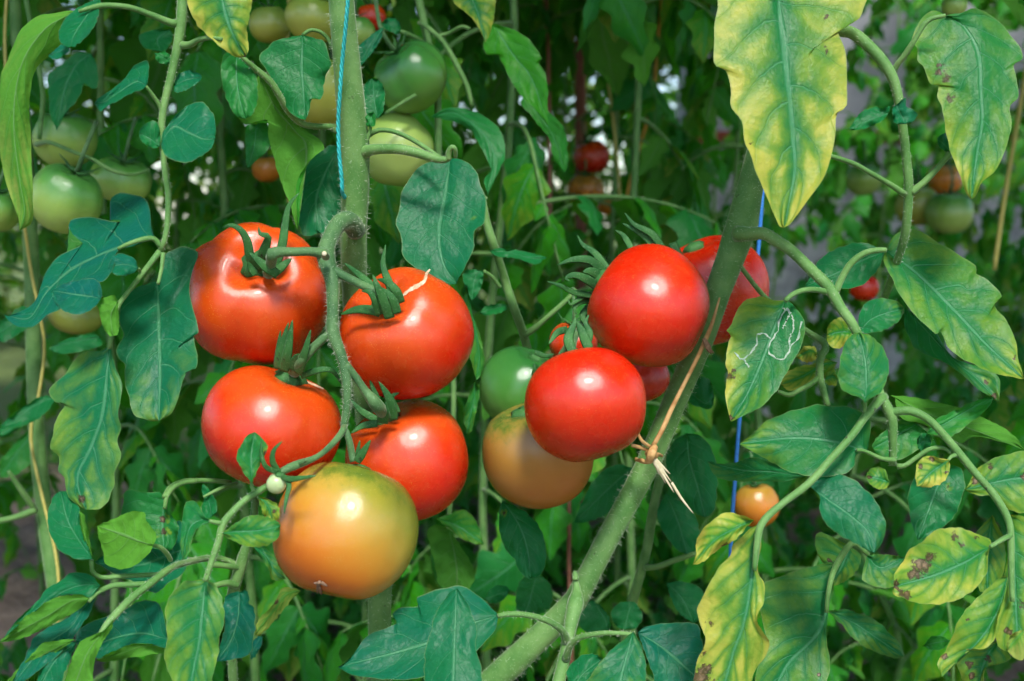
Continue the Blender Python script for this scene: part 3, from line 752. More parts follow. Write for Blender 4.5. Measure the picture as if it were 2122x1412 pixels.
# the truss: one stalk that forks to each fruit
tr = stalk('truss', plantA, 'P', [(738, 478), (722, 458), (700, 466), (680, 505), (676, 535), (688, 580), (690, 640), (690, 690), (708, 740), (718, 790), (718, 850), (712, 885)],
      [.757, .742, .728, .712, .706, .700, .696, .694, .692, .690, .690, .690], [21, 20, 18, 17, 19, 15, 12.5, 14, 11, 10.5, 8, 8], 46, 'truss', 14)
def ped(z, pts, D, R): return stalk('fruit_stalk', tr, z, pts, D, R, 16, 'truss', 10)
ped('Z6', [(890, 415), (800, 400), (700, 402), (620, 402), (580, 412), (570, 460), (555, 530)], [.704, .698, .694, .690, .688, .698, .712], [12, 9.5, 9.5, 11, 14, 11, 13])
ped('Z6', [(930, 510), (1000, 545), (1090, 590), (1180, 635), (1240, 710)], [.702, .700, .696, .692, .698], [11, 9.5, 9, 10, 13])
ped('Z6', [(935, 870), (870, 915), (800, 980), (750, 1035), (705, 1105)], [.694, .695, .696, .698, .714], [10, 9, 9.5, 12, 13])
ped('Z6', [(1005, 1060), (1060, 1130), (1120, 1215), (1185, 1295), (1240, 1360)], [.690, .692, .694, .696, .716], [9, 8.5, 9, 14, 12])
ped('B7', [(405, 1140), (430, 1200), (445, 1270), (455, 1310)], [.690, .688, .690, .69], [7, 7, 7.5, 9])
ped('B7', [(410, 1130), (395, 1170), (340, 1235), (270, 1290), (180, 1325), (120, 1350), (80, 1375)], [.690, .684, .672, .658, .648, .642, .640], [6.5, 7, 6.5, 6, 9, 8, 5])
ped('B7', [(180, 1325), (215, 1310), (222, 1302)], [.648, .644, .642], [4, 4, 3])
extra(tr, 'pruned_stub', 'B7', [(318, 310), (312, 297), (310, 293)], [.690, .684, .680], [9, 8, 7.5], 6, 'truss', False)
link('stub_core', *tube_geo([at(672, 526, .6795), at(672, 525.5, .6785)], [.0016, .0014], 10), M['raffia_pale'], tr)

def leaf(parent, name, z, pts, D, R, n=24, hair=True):
    return stalk(name, parent, z, pts, D, R, n, 'stem', 10, .05, hair)

# -- leaf hanging at the left, long stalk from above
LA = leaf(plantA, 'leaf', 'P', [(700, -330), (560, -300), (420, -180), (382, -60), (378, 0), (374, 60), (360, 136), (340, 218), (335, 272), (340, 340), (349, 408), (345, 480), (333, 520)],
          [.715, .70, .69, .68, .68, .68, .68, .68, .68, .68, .68, .68, .68], [9, 9, 10, 10, 10.5, 11, 9, 8, 7, 6.5, 6.5, 6, 6.5], 44)
def sub(z, pts, D, R, L=LA, n=14, hair=False): return leaf(L, 'leaf_stalk', z, pts, D, R, n, hair)
sub('Z1', [(1090, 150), (1040, 140), (930, 95), (800, 48), (690, 35), (600, 38), (480, 70)], [.68, .678, .672, .665, .66, .655, .65], [10, 8, 6.5, 6, 6, 6, 4])
sub('Z1', [(1110, 275), (1150, 275), (1210, 245), (1270, 232), (1350, 240)], [.68, .676, .670, .662, .655], [9, 7, 5.5, 5, 4])
sub('Z1', [(985, 680), (970, 640), (930, 580), (890, 525)], [.68, .678, .674, .67], [5, 4.5, 4, 3])
sub('Z5', [(940, 370), (900, 325), (830, 330), (740, 360), (690, 385)], [.68, .678, .675, .672, .672], [6, 5.5, 5.5, 4.5, 3.5])
sub('Z5', [(935, 400), (880, 470), (810, 560), (740, 650), (690, 720), (665, 820), (650, 900), (640, 970)], [.68, .677, .674, .672, .670, .668, .666, .665], [7, 6, 5.5, 5, 5, 4.5, 4.5, 4])
sub('Z5', [(955, 410), (945, 500), (925, 590)], [.68, .676, .672], [5, 4, 3.5])
sub('Z5', [(820, 515), (818, 505), (812, 498)], [.674, .672, .67], [3, 2.5, 2])
B = blade
B('leaflet', LA, 'Z1', [(470, 72), (380, 110), (270, 180), (150, 350), (95, 560), (85, 800), (120, 1100), (150, 1280), (120, 1405)],
  [(420, 70), (330, 88), (240, 92), (160, 150), (110, 215), (65, 310), (35, 390), (0, 480), (-5, 700), (5, 950), (60, 1180), (110, 1330)],
  [(440, 150), (400, 240), (350, 320), (240, 390), (200, 480), (183, 620), (188, 800), (193, 1000), (205, 1250), (195, 1360)],
  .665, 5, 15, -.5, .1, .12, 0, (), .85, True, ytip=.35, q=.0016)
B('leaflet', LA, 'Z1', [(600, -10), (520, 110), (460, 200), (425, 288)], [(540, 15), (470, 50), (400, 110), (362, 180), (358, 235), (385, 275)],
  [(612, 5), (600, 90), (570, 170), (510, 240), (460, 280)], .645, 48, -18, .2, tone=.1)
B('leaflet', LA, 'Z1', [(425, 285), (370, 310), (295, 343)], [(380, 270), (340, 300)], [(415, 320), (350, 360), (320, 362)], .648, 52, -10, .3, tone=.1, rows=14, cols=4)
B('leaflet', LA, 'Z1', [(892, 522), (830, 500), (730, 560), (640, 620), (575, 632)], [(905, 460), (903, 380), (860, 378), (810, 410), (750, 490), (660, 560), (600, 600)],
  [(870, 540), (800, 572), (700, 622), (640, 660), (610, 680)], .668, 50, -15, .35, tone=.1)
B('leaflet', LA, 'Z1', [(985, 862), (1060, 770), (1150, 810), (1240, 850), (1312, 845)], [(990, 810), (1020, 770), (1060, 715), (1140, 645), (1230, 622), (1295, 690), (1315, 770)],
  [(985, 900), (1010, 950), (1060, 978), (1140, 992), (1230, 950), (1290, 900)], .662, 36, -10, .15, tone=.15)
B('leaflet', LA, 'Z1', [(975, 893), (920, 850), (848, 812)], [(978, 830), (965, 760), (930, 738), (885, 755), (855, 785)], [(940, 905), (890, 885), (855, 850)], .676, 12, -10, .1, tone=.2, rows=20, cols=5)
B('leaflet', LA, 'Z1', [(1062, 525), (1130, 490), (1230, 470)], [(1075, 470), (1110, 438), (1160, 430), (1215, 450)], [(1065, 562), (1110, 560), (1170, 530), (1215, 500)], .683, 30, -10, .1, tone=.15, rows=20, cols=5)
B('leaflet', LA, 'Z1', [(1052, 385), (1000, 355), (938, 322)], [(1040, 340), (1000, 310), (960, 322)], [(1020, 395), (980, 388), (950, 360)], .684, 15, 0, .1, tone=.4, rows=16, cols=4)
B('leaflet', LA, 'Z1', [(1340, -70), (1370, 60), (1400, 160), (1450, 270), (1498, 350)], [(1240, -90), (1150, -60), (1140, 0), (1150, 50), (1200, 150), (1280, 230), (1360, 300), (1430, 345)],
  [(1440, -90), (1535, -40), (1532, 40), (1515, 130), (1505, 190), (1515, 290)], .652, 18, 5, -.2, .3, .62, 0, [(1500, 340, 7)], .3)
B('leaflet', LA, 'Z5', [(905, 312), (800, 335), (690, 385), (560, 430), (400, 520), (270, 640), (170, 790), (22, 768)],
  [(888, 255), (875, 160), (845, 90), (760, 62), (690, 55), (645, 95), (665, 165), (710, 222), (650, 225), (600, 210), (490, 195), (412, 212), (408, 265), (440, 320), (485, 355), (420, 390), (340, 432), (270, 520), (240, 600), (205, 690), (140, 740), (60, 772)],
  [(800, 360), (690, 395), (670, 470), (640, 545), (590, 575), (520, 570), (440, 640), (380, 700), (340, 742), (280, 772), (230, 815), (190, 840), (120, 840), (60, 812)],
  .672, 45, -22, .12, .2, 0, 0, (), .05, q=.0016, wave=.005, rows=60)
B('leaflet', LA, 'Z5', [(812, 498), (730, 475), (632, 492)], [(790, 450), (740, 418), (690, 415), (650, 445)], [(780, 525), (720, 542), (660, 530)], .664, 30, -15, .15, tone=.1, rows=20, cols=5)
B('leaflet', LA, 'Z5', [(590, 672), (470, 655), (302, 628)], [(600, 635), (575, 575), (540, 558), (440, 570), (350, 600)], [(560, 720), (500, 760), (440, 770), (370, 745), (320, 690)], .655, 36, -10, .25, .1, .05, tone=.1, rows=26)
B('leaflet', LA, 'Z5', [(690, 690), (650, 770), (660, 893)], [(675, 662), (640, 660), (568, 692), (585, 770), (610, 850), (640, 895)], [(692, 740), (697, 820), (690, 880)], .652, 8, 10, -.2, 0, .05, tone=.9, under=True, rows=22, cols=6)
B('leaflet', LA, 'Z5', [(925, 575), (930, 800), (936, 1000), (936, 1200), (930, 1392)],
  [(870, 585), (780, 620), (715, 690), (695, 800), (722, 890), (690, 950), (690, 1020), (730, 1060), (728, 1150), (755, 1260), (785, 1350), (850, 1385)],
  [(960, 430), (1020, 385), (1090, 372), (1160, 405), (1125, 520), (1110, 650), (1165, 860), (1130, 885), (1155, 1000), (1150, 1080), (1095, 1105), (1060, 1200), (1020, 1320), (980, 1370)],
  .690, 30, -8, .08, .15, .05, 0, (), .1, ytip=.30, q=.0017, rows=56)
B('leaflet', LA, 'P', [(229, 715), (224, 760), (216, 850), (190, 925), (160, 990), (178, 1057)],
  [(210, 727), (177, 729), (155, 745), (134, 776), (113, 794), (101, 812), (112, 832), (135, 840), (120, 862), (108, 905), (104, 930), (124, 948), (119, 975), (134, 990), (136, 1018), (158, 1045)],
  [(241, 765), (252, 790), (251, 825), (245, 855), (250, 890), (243, 915), (251, 945), (238, 980), (236, 1010), (222, 1040), (205, 1055)],
  .655, 22, -10, -.25, .25, .30, 0, [(170, 1035, 9)], .2, q=.0026, wave=.006, rows=56)
# -- leaf behind the stem, upper left (dark heart-shaped leaflet, pale hanging one)
LB = leaf(plantA, 'leaf', 'Z2', [(590, 800), (560, 775), (470, 772), (370, 755), (290, 680), (230, 580), (180, 500), (100, 430), (30, 370), (-60, 290)], [.765, .772, .772, .765, .755, .745, .74, .735, .73, .73], [9, 7, 6.5, 6.5, 7, 7, 7, 6, 5, 4], 32)
sub('Z2', [(580, 340), (530, 240), (480, 195), (420, 185), (375, 215)], [.755, .760, .758, .756, .754], [4, 4, 4, 4, 4], LB)
B('leaflet', LB, 'Z2', [(375, 212), (370, 400), (380, 560), (393, 732)], [(300, 228), (215, 245), (150, 300), (105, 355), (150, 420), (195, 520), (260, 640), (330, 712)],
  [(440, 232), (500, 250), (530, 320), (547, 400), (515, 460), (500, 560), (485, 608), (432, 600), (415, 680)], .750, 8, 0, .05, 0, 0, 0, (), .35, q=.0014)
B('leaflet', LB, 'Z1', [(1445, 308), (1440, 440), (1455, 580), (1495, 728)], [(1390, 312), (1352, 360), (1350, 460), (1370, 580), (1420, 680), (1460, 720)],
  [(1500, 340), (1545, 410), (1568, 500), (1572, 600), (1545, 690)], .735, 15, 8, .1, 0, 0, 0, (), .45)
B('leaflet', LB, 'Z2', [(110, 455), (200, 640), (330, 800), (400, 930), (345, 1410)], [(40, 600), (-20, 700), (30, 760), (150, 730), (165, 830), (190, 930), (240, 1100), (300, 1260)],
  [(200, 570), (270, 690), (380, 780), (510, 890), (450, 950), (370, 1040), (335, 1140), (340, 1300)], .765, 0, 10, -.25, 0, .05, 0, (), .75, True, q=.0018)
B('leaflet', LB, 'Z2', [(90, 760), (80, 880), (40, 1030)], [(30, 770), (25, 880), (30, 980)], [(150, 740), (180, 860), (150, 930), (90, 980)], .775, 10, 0, 0, 0, 0, 0, (), .5, rows=20, cols=5)
B('leaflet', LB, 'Z2', [(600, 905), (545, 990), (490, 1110), (455, 1230), (480, 1420)], [(560, 885), (500, 905), (430, 960), (370, 1050), (332, 1150), (330, 1290), (360, 1400), (400, 1440)],
  [(620, 960), (625, 1100), (625, 1250), (600, 1390), (540, 1440)], .805, 20, -5, -.15, 0, 0, 0, (), .15, q=.002)
# -- leaf to the right of the thick stem, over the cracked tomato
LC = leaf(plantA, 'leaf', 'Z2', [(730, 935), (790, 915), (880, 908), (980, 912), (1080, 935), (1160, 960), (1225, 975), (1262, 968)], [.758, .752, .745, .740, .738, .736, .735, .734], [15, 12, 10.5, 10.5, 10, 9, 7.5, 6], 28)
sub('Z2', [(1262, 975), (1265, 930), (1280, 900), (1300, 905), (1305, 960)], [.734, .732, .730, .730, .735], [6, 6, 5.5, 5, 4], LC)
sub('Z2', [(770, 830), (830, 795), (920, 800), (1020, 840), (1120, 900), (1220, 968)], [.765, .765, .765, .762, .758, .75], [6, 5.5, 5, 5, 5, 4], LC)
B('leaflet', LC, 'P', [(933, 329), (924, 400), (910, 480), (918, 545), (946, 589)],
  [(903, 334), (872, 345), (845, 375), (830, 410), (824, 440), (821, 470), (833, 493), (833, 528), (852, 548), (885, 572), (920, 588)],
  [(955, 330), (982, 350), (998, 388), (1007, 422), (1002, 462), (984, 478), (981, 515), (962, 555)], .758, 24, -4, .10, .12, .02, 0, [(956, 388, 2.5), (980, 452, 3)], .18, q=.0016)
B('leaflet', LC, 'Z2', [(832, 722), (810, 600), (800, 473)], [(770, 700), (735, 655), (724, 600), (742, 540), (770, 490)], [(862, 690), (876, 600), (868, 530), (835, 485)], .80, 12, 0, .1, 0, 0, 0, (), .2, rows=24, cols=6)
B('leaflet', LC, 'Z2', [(785, 775), (790, 730), (808, 680)], [(760, 760), (755, 715), (775, 690)], [(815, 765), (818, 715)], .752, 10, 0, .3, 0, 0, 0, (), .4, rows=12, cols=4)
sub('Z2', [(755, 880), (775, 830), (788, 775)], [.757, .755, .753], [5, 4, 3.5], LC)
# -- small leaf growing out of the truss end, with its shoot
LD = leaf(plantA, 'leaf', 'B2', [(640, 405), (600, 430), (520, 480), (450, 545), (400, 610), (380, 690), (345, 790), (310, 900)], [.644, .642, .638, .634, .630, .628, .626, .624], [6, 7, 7, 7.5, 8, 7, 6.5, 6], 30)
sub('B2', [(560, 440), (548, 415), (545, 390)], [.640, .640, .640], [5, 4, 3], LD)
sub('B2', [(400, 605), (370, 600), (330, 592)], [.630, .628, .626], [5.5, 5, 4], LD)
B('leaflet', LD, 'B2', [(548, 400), (545, 330), (545, 250), (560, 138)], [(520, 365), (480, 300), (470, 262), (490, 205), (530, 150)], [(570, 350), (600, 280), (632, 215), (610, 180), (580, 150)], .634, 22, 5, .2, 0, .12, 0, [(618, 240, 6)], .35, rows=26, cols=6)
B('leaflet', LD, 'B2', [(570, 465), (620, 500), (655, 592)], [(590, 510), (608, 560), (620, 580)], [(625, 478), (675, 505), (692, 550), (680, 588)], .640, 15, 10, .2, 0, .5, 0, [(662, 545, 5)], .5, rows=18, cols=5)
B('leaflet', LD, 'B2', [(395, 655), (480, 645), (590, 640), (695, 618)], [(450, 612), (520, 570), (600, 565), (672, 590)], [(440, 690), (530, 722), (620, 720), (682, 675)], .624, 24, 0, .12, 0, .28, 0, (), .45, rows=28, cols=6)
B('leaflet', LD, 'B2', [(345, 592), (280, 590), (225, 640), (192, 792)], [(310, 570), (270, 505), (240, 487), (208, 505), (192, 580), (183, 700)], [(320, 605), (270, 630), (240, 690), (232, 745), (210, 780)], .626, 38, -15, .3, 0, .12, 0, (), .25, rows=26, cols=6)
B('leaflet', LD, 'B2', [(310, 893), (297, 1050), (282, 1200), (255, 1330), (225, 1480)], [(260, 897), (200, 905), (135, 970), (100, 1050), (112, 1120), (115, 1200), (100, 1290), (120, 1360), (155, 1430), (185, 1475)],
  [(350, 910), (385, 960), (405, 1040), (405, 1110), (380, 1200), (380, 1270), (350, 1360), (330, 1460)], .622, 24, 0, -.15, .1, .34, 0, (), .35, q=.0018, rows=50)
# -- side shoot low down with the leaves at the lower left
LE = leaf(plantA, 'side_shoot', 'P', [(790, 2300), (640, 2000), (520, 1700), (485, 1430), (482, 1330), (480, 1240), (496, 1185), (505, 1150), (519, 1110), (527, 1060), (530, 1030)], [.86, .84, .80, .77, .76, .75, .745, .742, .742, .744, .746], [10, 10, 10, 10, 10, 11, 13, 11, 9, 8, 7], 44)
sub('B2', [(480, 830), (420, 822), (340, 815)], [.742, .735, .728], [6, 6, 6], LE)
sub('B2', [(470, 920), (420, 910), (350, 925)], [.745, .738, .73], [9, 7, 6], LE)
LF = leaf(plantA, 'leaf', 'B1', [(1278, 812), (1200, 770), (1100, 760), (960, 790), (890, 822), (800, 890), (700, 970), (620, 1050), (560, 1120), (520, 1190)], [.746, .742, .73, .69, .672, .660, .650, .642, .636, .632], [6, 6, 6.5, 7, 7.5, 8, 8, 8, 7, 5], 36)
sub('B1', [(850, 845), (740, 850), (640, 855), (540, 862), (490, 830), (485, 770)], [.668, .664, .660, .656, .652, .650], [5, 5, 5, 5, 4.5, 4], LF)
sub('B1', [(790, 895), (700, 900), (600, 905), (520, 940), (470, 990)], [.660, .656, .652, .646, .640], [6, 6, 6, 5, 4], LF)
sub('B1', [(905, 770), (880, 730), (845, 700), (800, 690)], [.675, .668, .662, .66], [5, 5, 4.5, 4], LF)
sub('B1', [(1040, 352), (980, 358), (920, 385), (885, 430), (872, 500)], [.72, .715, .708, .702, .70], [4.5, 4.5, 5, 5, 4], LF)
B('leaflet', LF, 'B1', [(490, 765), (430, 680), (360, 560), (320, 402)], [(440, 770), (380, 755), (320, 725), (268, 640), (250, 555), (270, 470), (295, 418)], [(470, 700), (435, 610), (425, 520), (405, 440), (390, 415)], .645, 38, -12, .2, 0, 0, 0, (), .1)
B('leaflet', LF, 'B1', [(492, 750), (450, 640), (418, 510)], [(455, 680), (428, 600), (420, 550)], [(480, 690), (465, 600), (445, 530)], .636, 5, 30, 0, 0, 0, 0, (), .8, True, rows=18, cols=4)
B('leaflet', LF, 'B1', [(812, 690), (740, 670), (640, 630), (512, 588)], [(830, 640), (800, 590), (770, 555), (768, 518), (690, 514), (610, 548)], [(790, 735), (720, 795), (640, 818), (560, 790), (548, 730), (525, 660)], .652, 6, -5, -.1, .05, 0, 0, (), 1.0, True, q=.0014)
B('leaflet', LF, 'B1', [(872, 450), (865, 560), (870, 720)], [(850, 412), (780, 410), (672, 398), (652, 470), (640, 560), (700, 640), (790, 700)], [(890, 500), (930, 560), (948, 610), (930, 680), (900, 720)], .705, 18, 0, .1, 0, .05, 0, [(862, 560, 8), (866, 620, 8)], .35, rows=30)
B('leaflet', LF, 'B1', [(1000, 700), (900, 740), (760, 790), (640, 800), (500, 780)], [(960, 560), (900, 600), (800, 700), (700, 740), (560, 740)], [(980, 830), (880, 900), (820, 945), (700, 880), (600, 840)], .715, 45, -15, .1, 0, 0, 0, (), .08)
B('leaflet', LF, 'B1', [(535, 905), (450, 900), (330, 940), (180, 1050), (10, 1192)], [(490, 860), (440, 838), (375, 834), (320, 880), (270, 905), (230, 940), (210, 975), (150, 1030), (95, 1080), (62, 1125)],
  [(480, 968), (420, 955), (340, 955), (250, 990), (200, 1030), (150, 1060), (80, 1125)], .640, 40, -10, .2, 0, 0, 0, (), .15)
B('leaflet', LF, 'B1', [(475, 975), (380, 985), (260, 1060), (150, 1120), (0, 1205)], [(420, 952), (320, 962), (240, 995), (200, 1030), (150, 1058), (60, 1130)], [(440, 1015), (380, 1055), (280, 1105), (180, 1160), (80, 1195)], .630, -15, -10, -.1, 0, 0, 0, (), .85, True, q=.0012)
B('leaflet', LF, 'B1', [(510, 950), (440, 1030), (370, 1130), (230, 1230), (60, 1440)], [(460, 980), (380, 1060), (250, 1130), (180, 1180), (130, 1290), (70, 1400)], [(480, 1040), (430, 1120), (380, 1190), (290, 1290), (170, 1380), (100, 1430)], .648, 36, -12, .25, 0, 0, 0, (), .1)
B('leaflet', LF, 'B1', [(400, 1190), (250, 1260), (110, 1350), (20, 1430)], [(330, 1190), (220, 1215), (180, 1260), (90, 1350)], [(360, 1220), (260, 1300), (150, 1400), (60, 1440)], .640, -10, -10, -.1, 0, 0, 0, (), .8, True, rows=24, cols=6)
B('leaflet', LF, 'B1', [(890, 1190), (760, 1160), (620, 1180), (500, 1220), (400, 1200)], [(872, 1090), (850, 1010), (780, 980), (720, 995), (660, 1030), (560, 1070), (460, 1110), (410, 1150)], [(880, 1235), (780, 1215), (680, 1220), (590, 1265), (510, 1290), (430, 1250)], .675, 42, -15, .15, 0, 0, 0, (), .1)
B('leaflet', LF, 'B1', [(880, 1225), (760, 1225), (640, 1265), (505, 1300)], [(800, 1212), (690, 1218), (590, 1258)], [(870, 1262), (760, 1275), (640, 1300), (560, 1308)], .668, -12, -5, 0, 0, .05, 0, (), .8, True, rows=20, cols=5)
B('leaflet', LF, 'B1', [(600, 1085), (520, 1180), (450, 1290), (380, 1480)], [(555, 1140), (500, 1165), (430, 1200), (390, 1270), (355, 1370), (330, 1470)], [(590, 1140), (545, 1200), (515, 1270), (495, 1340), (480, 1470)], .628, 5, -10, -.2, 0, 0, 0, (), .9, True)
B('leaflet', LF, 'B1', [(410, 1205), (330, 1260), (260, 1350), (200, 1470)], [(360, 1202), (295, 1207), (232, 1255), (210, 1310), (200, 1390)], [(400, 1230), (375, 1290), (340, 1370), (310, 1470)], .638, 30, -8, .1, 0, 0, 0, (), .15, rows=26, cols=6)
B('leaflet', LF, 'B2', [(485, 955), (478, 1080), (440, 1200), (368, 1312)], [(450, 955), (415, 975), (400, 1050), (412, 1110), (400, 1180), (380, 1250)], [(520, 950), (535, 990), (530, 1015), (562, 1045), (565, 1130), (550, 1220), (535, 1275), (450, 1300)], .700, 26, -5, .05, 0, 0, 0, (), .08)
B('leaflet', LE, 'B2', [(800, 948), (720, 970), (650, 1060), (562, 1175)], [(750, 935), (700, 935), (680, 980), (640, 1040), (580, 1100)], [(760, 985), (690, 1070), (630, 1140), (580, 1180)], .775, 5, 0, -.2, 0, .42, 0, [(668, 1000, 8)], .8, True, rows=24, cols=6)
B('leaflet', LE, 'B2', [(545, 715), (620, 770), (660, 840), (722, 888)], [(600, 718), (650, 760), (690, 830)], [(580, 770), (630, 830), (650, 890), (690, 898)], .735, 30, 5, .1, 0, .25, 0, (), .2, rows=22, cols=5)
B('leaflet', LE, 'B2', [(600, 1180), (560, 1240), (540, 1300)], [(570, 1190), (540, 1240)], [(600, 1210), (570, 1280)], .76, 40, 5, .1, 0, 0, 0, (), .1, rows=16, cols=4)
sub('B2', [(470, 400), (380, 430), (300, 470)], [.73, .72, .715], [4, 4, 3], LE)
B('leaflet', LE, 'B2', [(290, 440), (330, 500), (340, 575)], [(300, 480), (290, 540), (310, 580)], [(300, 400), (360, 480), (370, 540)], .716, 35, -20, .3, 0, 0, 0, (), .2, rows=18, cols=5)
sub('B2', [(440, 395), (380, 388), (290, 385), (200, 388), (130, 420), (100, 470)], [.74, .735, .728, .72, .712, .70], [4, 5, 5, 5, 5, 5], LE)

# ------------------------------------------------ plant with the diagonal stem
gB = at(900, 1500, 0.80)
plantB = thing('tomato_plant', 'tomato plant with leaning hairy diagonal stem tied with raffia, its leaves yellowing', 'tomato plant', (gB.x - .02, gB.y + .02, 0))
stalk('stem', plantB, 'P', [(1690, -420), (1660, -120), (1640, 60), (1600, 220), (1556, 380), (1534, 480), (1500, 570), (1468, 660), (1440, 740), (1390, 850), (1345, 960), (1290, 1060), (1236, 1160), (1205, 1230), (1130, 1310), (1040, 1395), (960, 1470)],
      [.74, .745, .75, .755, .76, .762, .765, .768, .768, .768, .768, .768, .768, .77, .775, .78, .79], [19, 20, 22, 24, 27, 34, 27, 27, 26, 25, 25, 24, 24, 25, 27, 29, 30], 72, 'stem', 18, .07, True,
      [(Vector((gB.x, gB.y + .01, gB.z - .12)), .010), (Vector((gB.x - .02, gB.y + .02, -.03)), .0105)], 2.02)
extra(plantB, 'side_branch', 'B3', [(1680, 650), (1695, 760), (1690, 850), (1665, 960), (1640, 1080), (1615, 1220), (1585, 1350), (1540, 1520)], [.752, .748, .742, .735, .728, .722, .716, .71], [3, 9, 17, 15, 13, 13, 13.5, 14], 26)
extra(plantB, 'dry_bud', 'B3', [(1688, 690), (1685, 650), (1680, 628)], [.749, .749, .749], [7, 6, 2], 8)
trB = stalk('truss', plantB, 'P', [(1480, 640), (1420, 600), (1330, 560), (1250, 600), (1215, 660), (1190, 700)], [.775, .80, .80, .775, .765, .745], [9, 8, 8, 8, 8, 7], 30, 'truss')
stalk('fruit_stalk', trB, 'P', [(1245, 600), (1232, 592), (1250, 585)], [.772, .764, .752], [7, 7, 8], 10, 'truss')
stalk('fruit_stalk', trB, 'P', [(1195, 690), (1188, 712), (1186, 735)], [.75, .73, .715], [7, 7, 7], 10, 'truss')
stalk('fruit_stalk', trB, 'P', [(1215, 660), (1160, 740), (1105, 850)], [.772, .80, .775], [6, 6, 6], 12, 'truss')
# right-hand leaf with its three forks
LG = leaf(plantB, 'leaf', 'Z8', [(130, 125), (200, 128), (290, 125), (360, 165), (450, 225), (560, 330), (670, 440), (740, 560), (800, 640), (860, 760), (930, 920), (975, 1080), (1000, 1120), (1040, 1210), (1045, 1330), (1045, 1480)],
          [.745, .738, .730, .725, .720, .712, .705, .698, .694, .692, .690, .686, .684, .684, .686, .69], [17, 15, 13, 12.5, 12, 12, 12.5, 11, 10.5, 10, 10, 10, 11, 11, 9, 7], 54)
def subB(z, pts, D, R, n=18, hair=False, L=None): return leaf(L or LG, 'leaf_stalk', z, pts, D, R, n, hair)
subB('Z8', [(670, 470), (600, 455), (530, 455), (460, 480), (415, 520)], [.705, .700, .694, .690, .688], [7, 6, 5.5, 5.5, 5])
subB('Z8', [(710, 470), (745, 390), (800, 300), (880, 240), (960, 222), (1010, 222)], [.703, .702, .700, .698, .696, .694], [8, 7, 7, 6.5, 6, 5])
subB('P', [(1832, 822), (1816, 837), (1792, 865), (1765, 903), (1726, 947), (1676, 1002), (1625, 1041), (1589, 1072), (1574, 1096), (1568, 1132), (1563, 1183)], [.686, .678, .672, .666, .660, .652, .648, .645, .643, .642, .641], [10, 9, 8.5, 8, 8, 8, 7.5, 8, 8, 7, 5], 44, True)
subB('P', [(1843, 856), (1866, 852), (1891, 853), (1923, 869), (1954, 900), (1990, 943), (2023, 983), (2056, 1021), (2081, 1059), (2093, 1092), (2095, 1138), (2096, 1197), (2098, 1247)], [.684, .682, .680, .678, .676, .674, .672, .670, .668, .666, .664, .662, .66], [9, 9, 8.5, 8.5, 8.5, 8.5, 8, 8, 8, 7.5, 7, 6, 5], 46, True)
subB('B6', [(945, 690), (900, 712), (840, 748)], [.665, .660, .656], [6, 5, 4])
subB('B6', [(680, 292), (650, 300), (630, 322)], [.675, .672, .67], [5, 4, 3])
subB('B6', [(370, 320), (300, 310), (220, 275), (180, 270)], [.686, .684, .682, .680], [6, 4.5, 4, 4])
subB('B6', [(380, 350), (420, 345), (470, 310), (540, 265), (610, 260), (645, 285)], [.687, .685, .684, .682, .680, .676], [6, 5, 5, 5, 4, 3])
subB('Z8', [(880, 1195), (882, 1150), (882, 1110)], [.674, .672, .67], [4, 4, 4])
B('leaflet', LG, 'Z8', [(418, 512), (345, 700), (270, 900), (185, 1080), (96, 1225)],
  [(350, 515), (270, 495), (190, 512), (140, 560), (110, 640), (75, 702), (100, 720), (80, 780), (65, 880), (80, 940), (65, 1040), (75, 1150)],
  [(470, 550), (520, 620), (530, 700), (510, 780), (450, 890), (380, 1020), (330, 1080), (270, 1140), (180, 1190)],
  .690, 24, -6, .10, .1, .12, 0, [(98, 965, 10), (100, 1205, 7), (110, 930, 8)], .3, yside=-.45, ytip=.25, seed=3.3)
mined = [[(430, 560), (385, 620), (370, 700), (330, 760), (320, 820), (370, 860), (420, 850), (450, 780), (490, 740), (510, 640)],
         [(330, 740), (290, 710), (250, 722), (245, 780), (170, 860), (120, 820)], [(430, 565), (460, 620), (462, 690), (440, 740), (445, 800)], [(170, 855), (205, 910)],
         [(400, 560), (440, 590), (420, 640), (400, 680)]]
mb = [o for o in LG.children if o.name.startswith('leaflet')][-1]
def trails(leafobj, root, z, lines, wpx):
    off = wloc(leafobj)
    bv = BVHTree.FromPolygons([v.co + off for v in leafobj.data.vertices], [p.vertices[:] for p in leafobj.data.polygons])
    for pts in lines:
        P = catmull(zp(z, pts), 26); V, F = [], []
        for i, (x, y) in enumerate(P):
            x += 3.2 * noise.noise(Vector((i * .8, 1, pts[0][0]))); y += 3.2 * noise.noise(Vector((i * .8, 9, pts[0][0])))
            x2, y2 = P[min(i + 1, 26)]; x1, y1 = P[max(i - 1, 0)]
            tx, ty = x2 - x1, y2 - y1; l = math.hypot(tx, ty) + 1e-6
            wv = wpx * (0.7 + 1.5 * noise.noise(Vector((i * .6, 3, pts[0][1]))) )
            for s in (-1, 1):
                d = (at(x - ty / l * wv * s, y + tx / l * wv * s, 1) - CAM).normalized()
                h = bv.ray_cast(CAM, d)
                p = h[0] if h[0] is not None else (V[-2] if len(V) > 1 else CAM + d * .69)
                V.append(p - d * 0.0004)
        for i in range(26): F.append((i * 2, i * 2 + 1, i * 2 + 3, i * 2 + 2))
        link('miner_trail', V, F, M['trail'], root)
trails(mb, LG, 'Z8', mined, 2.0)
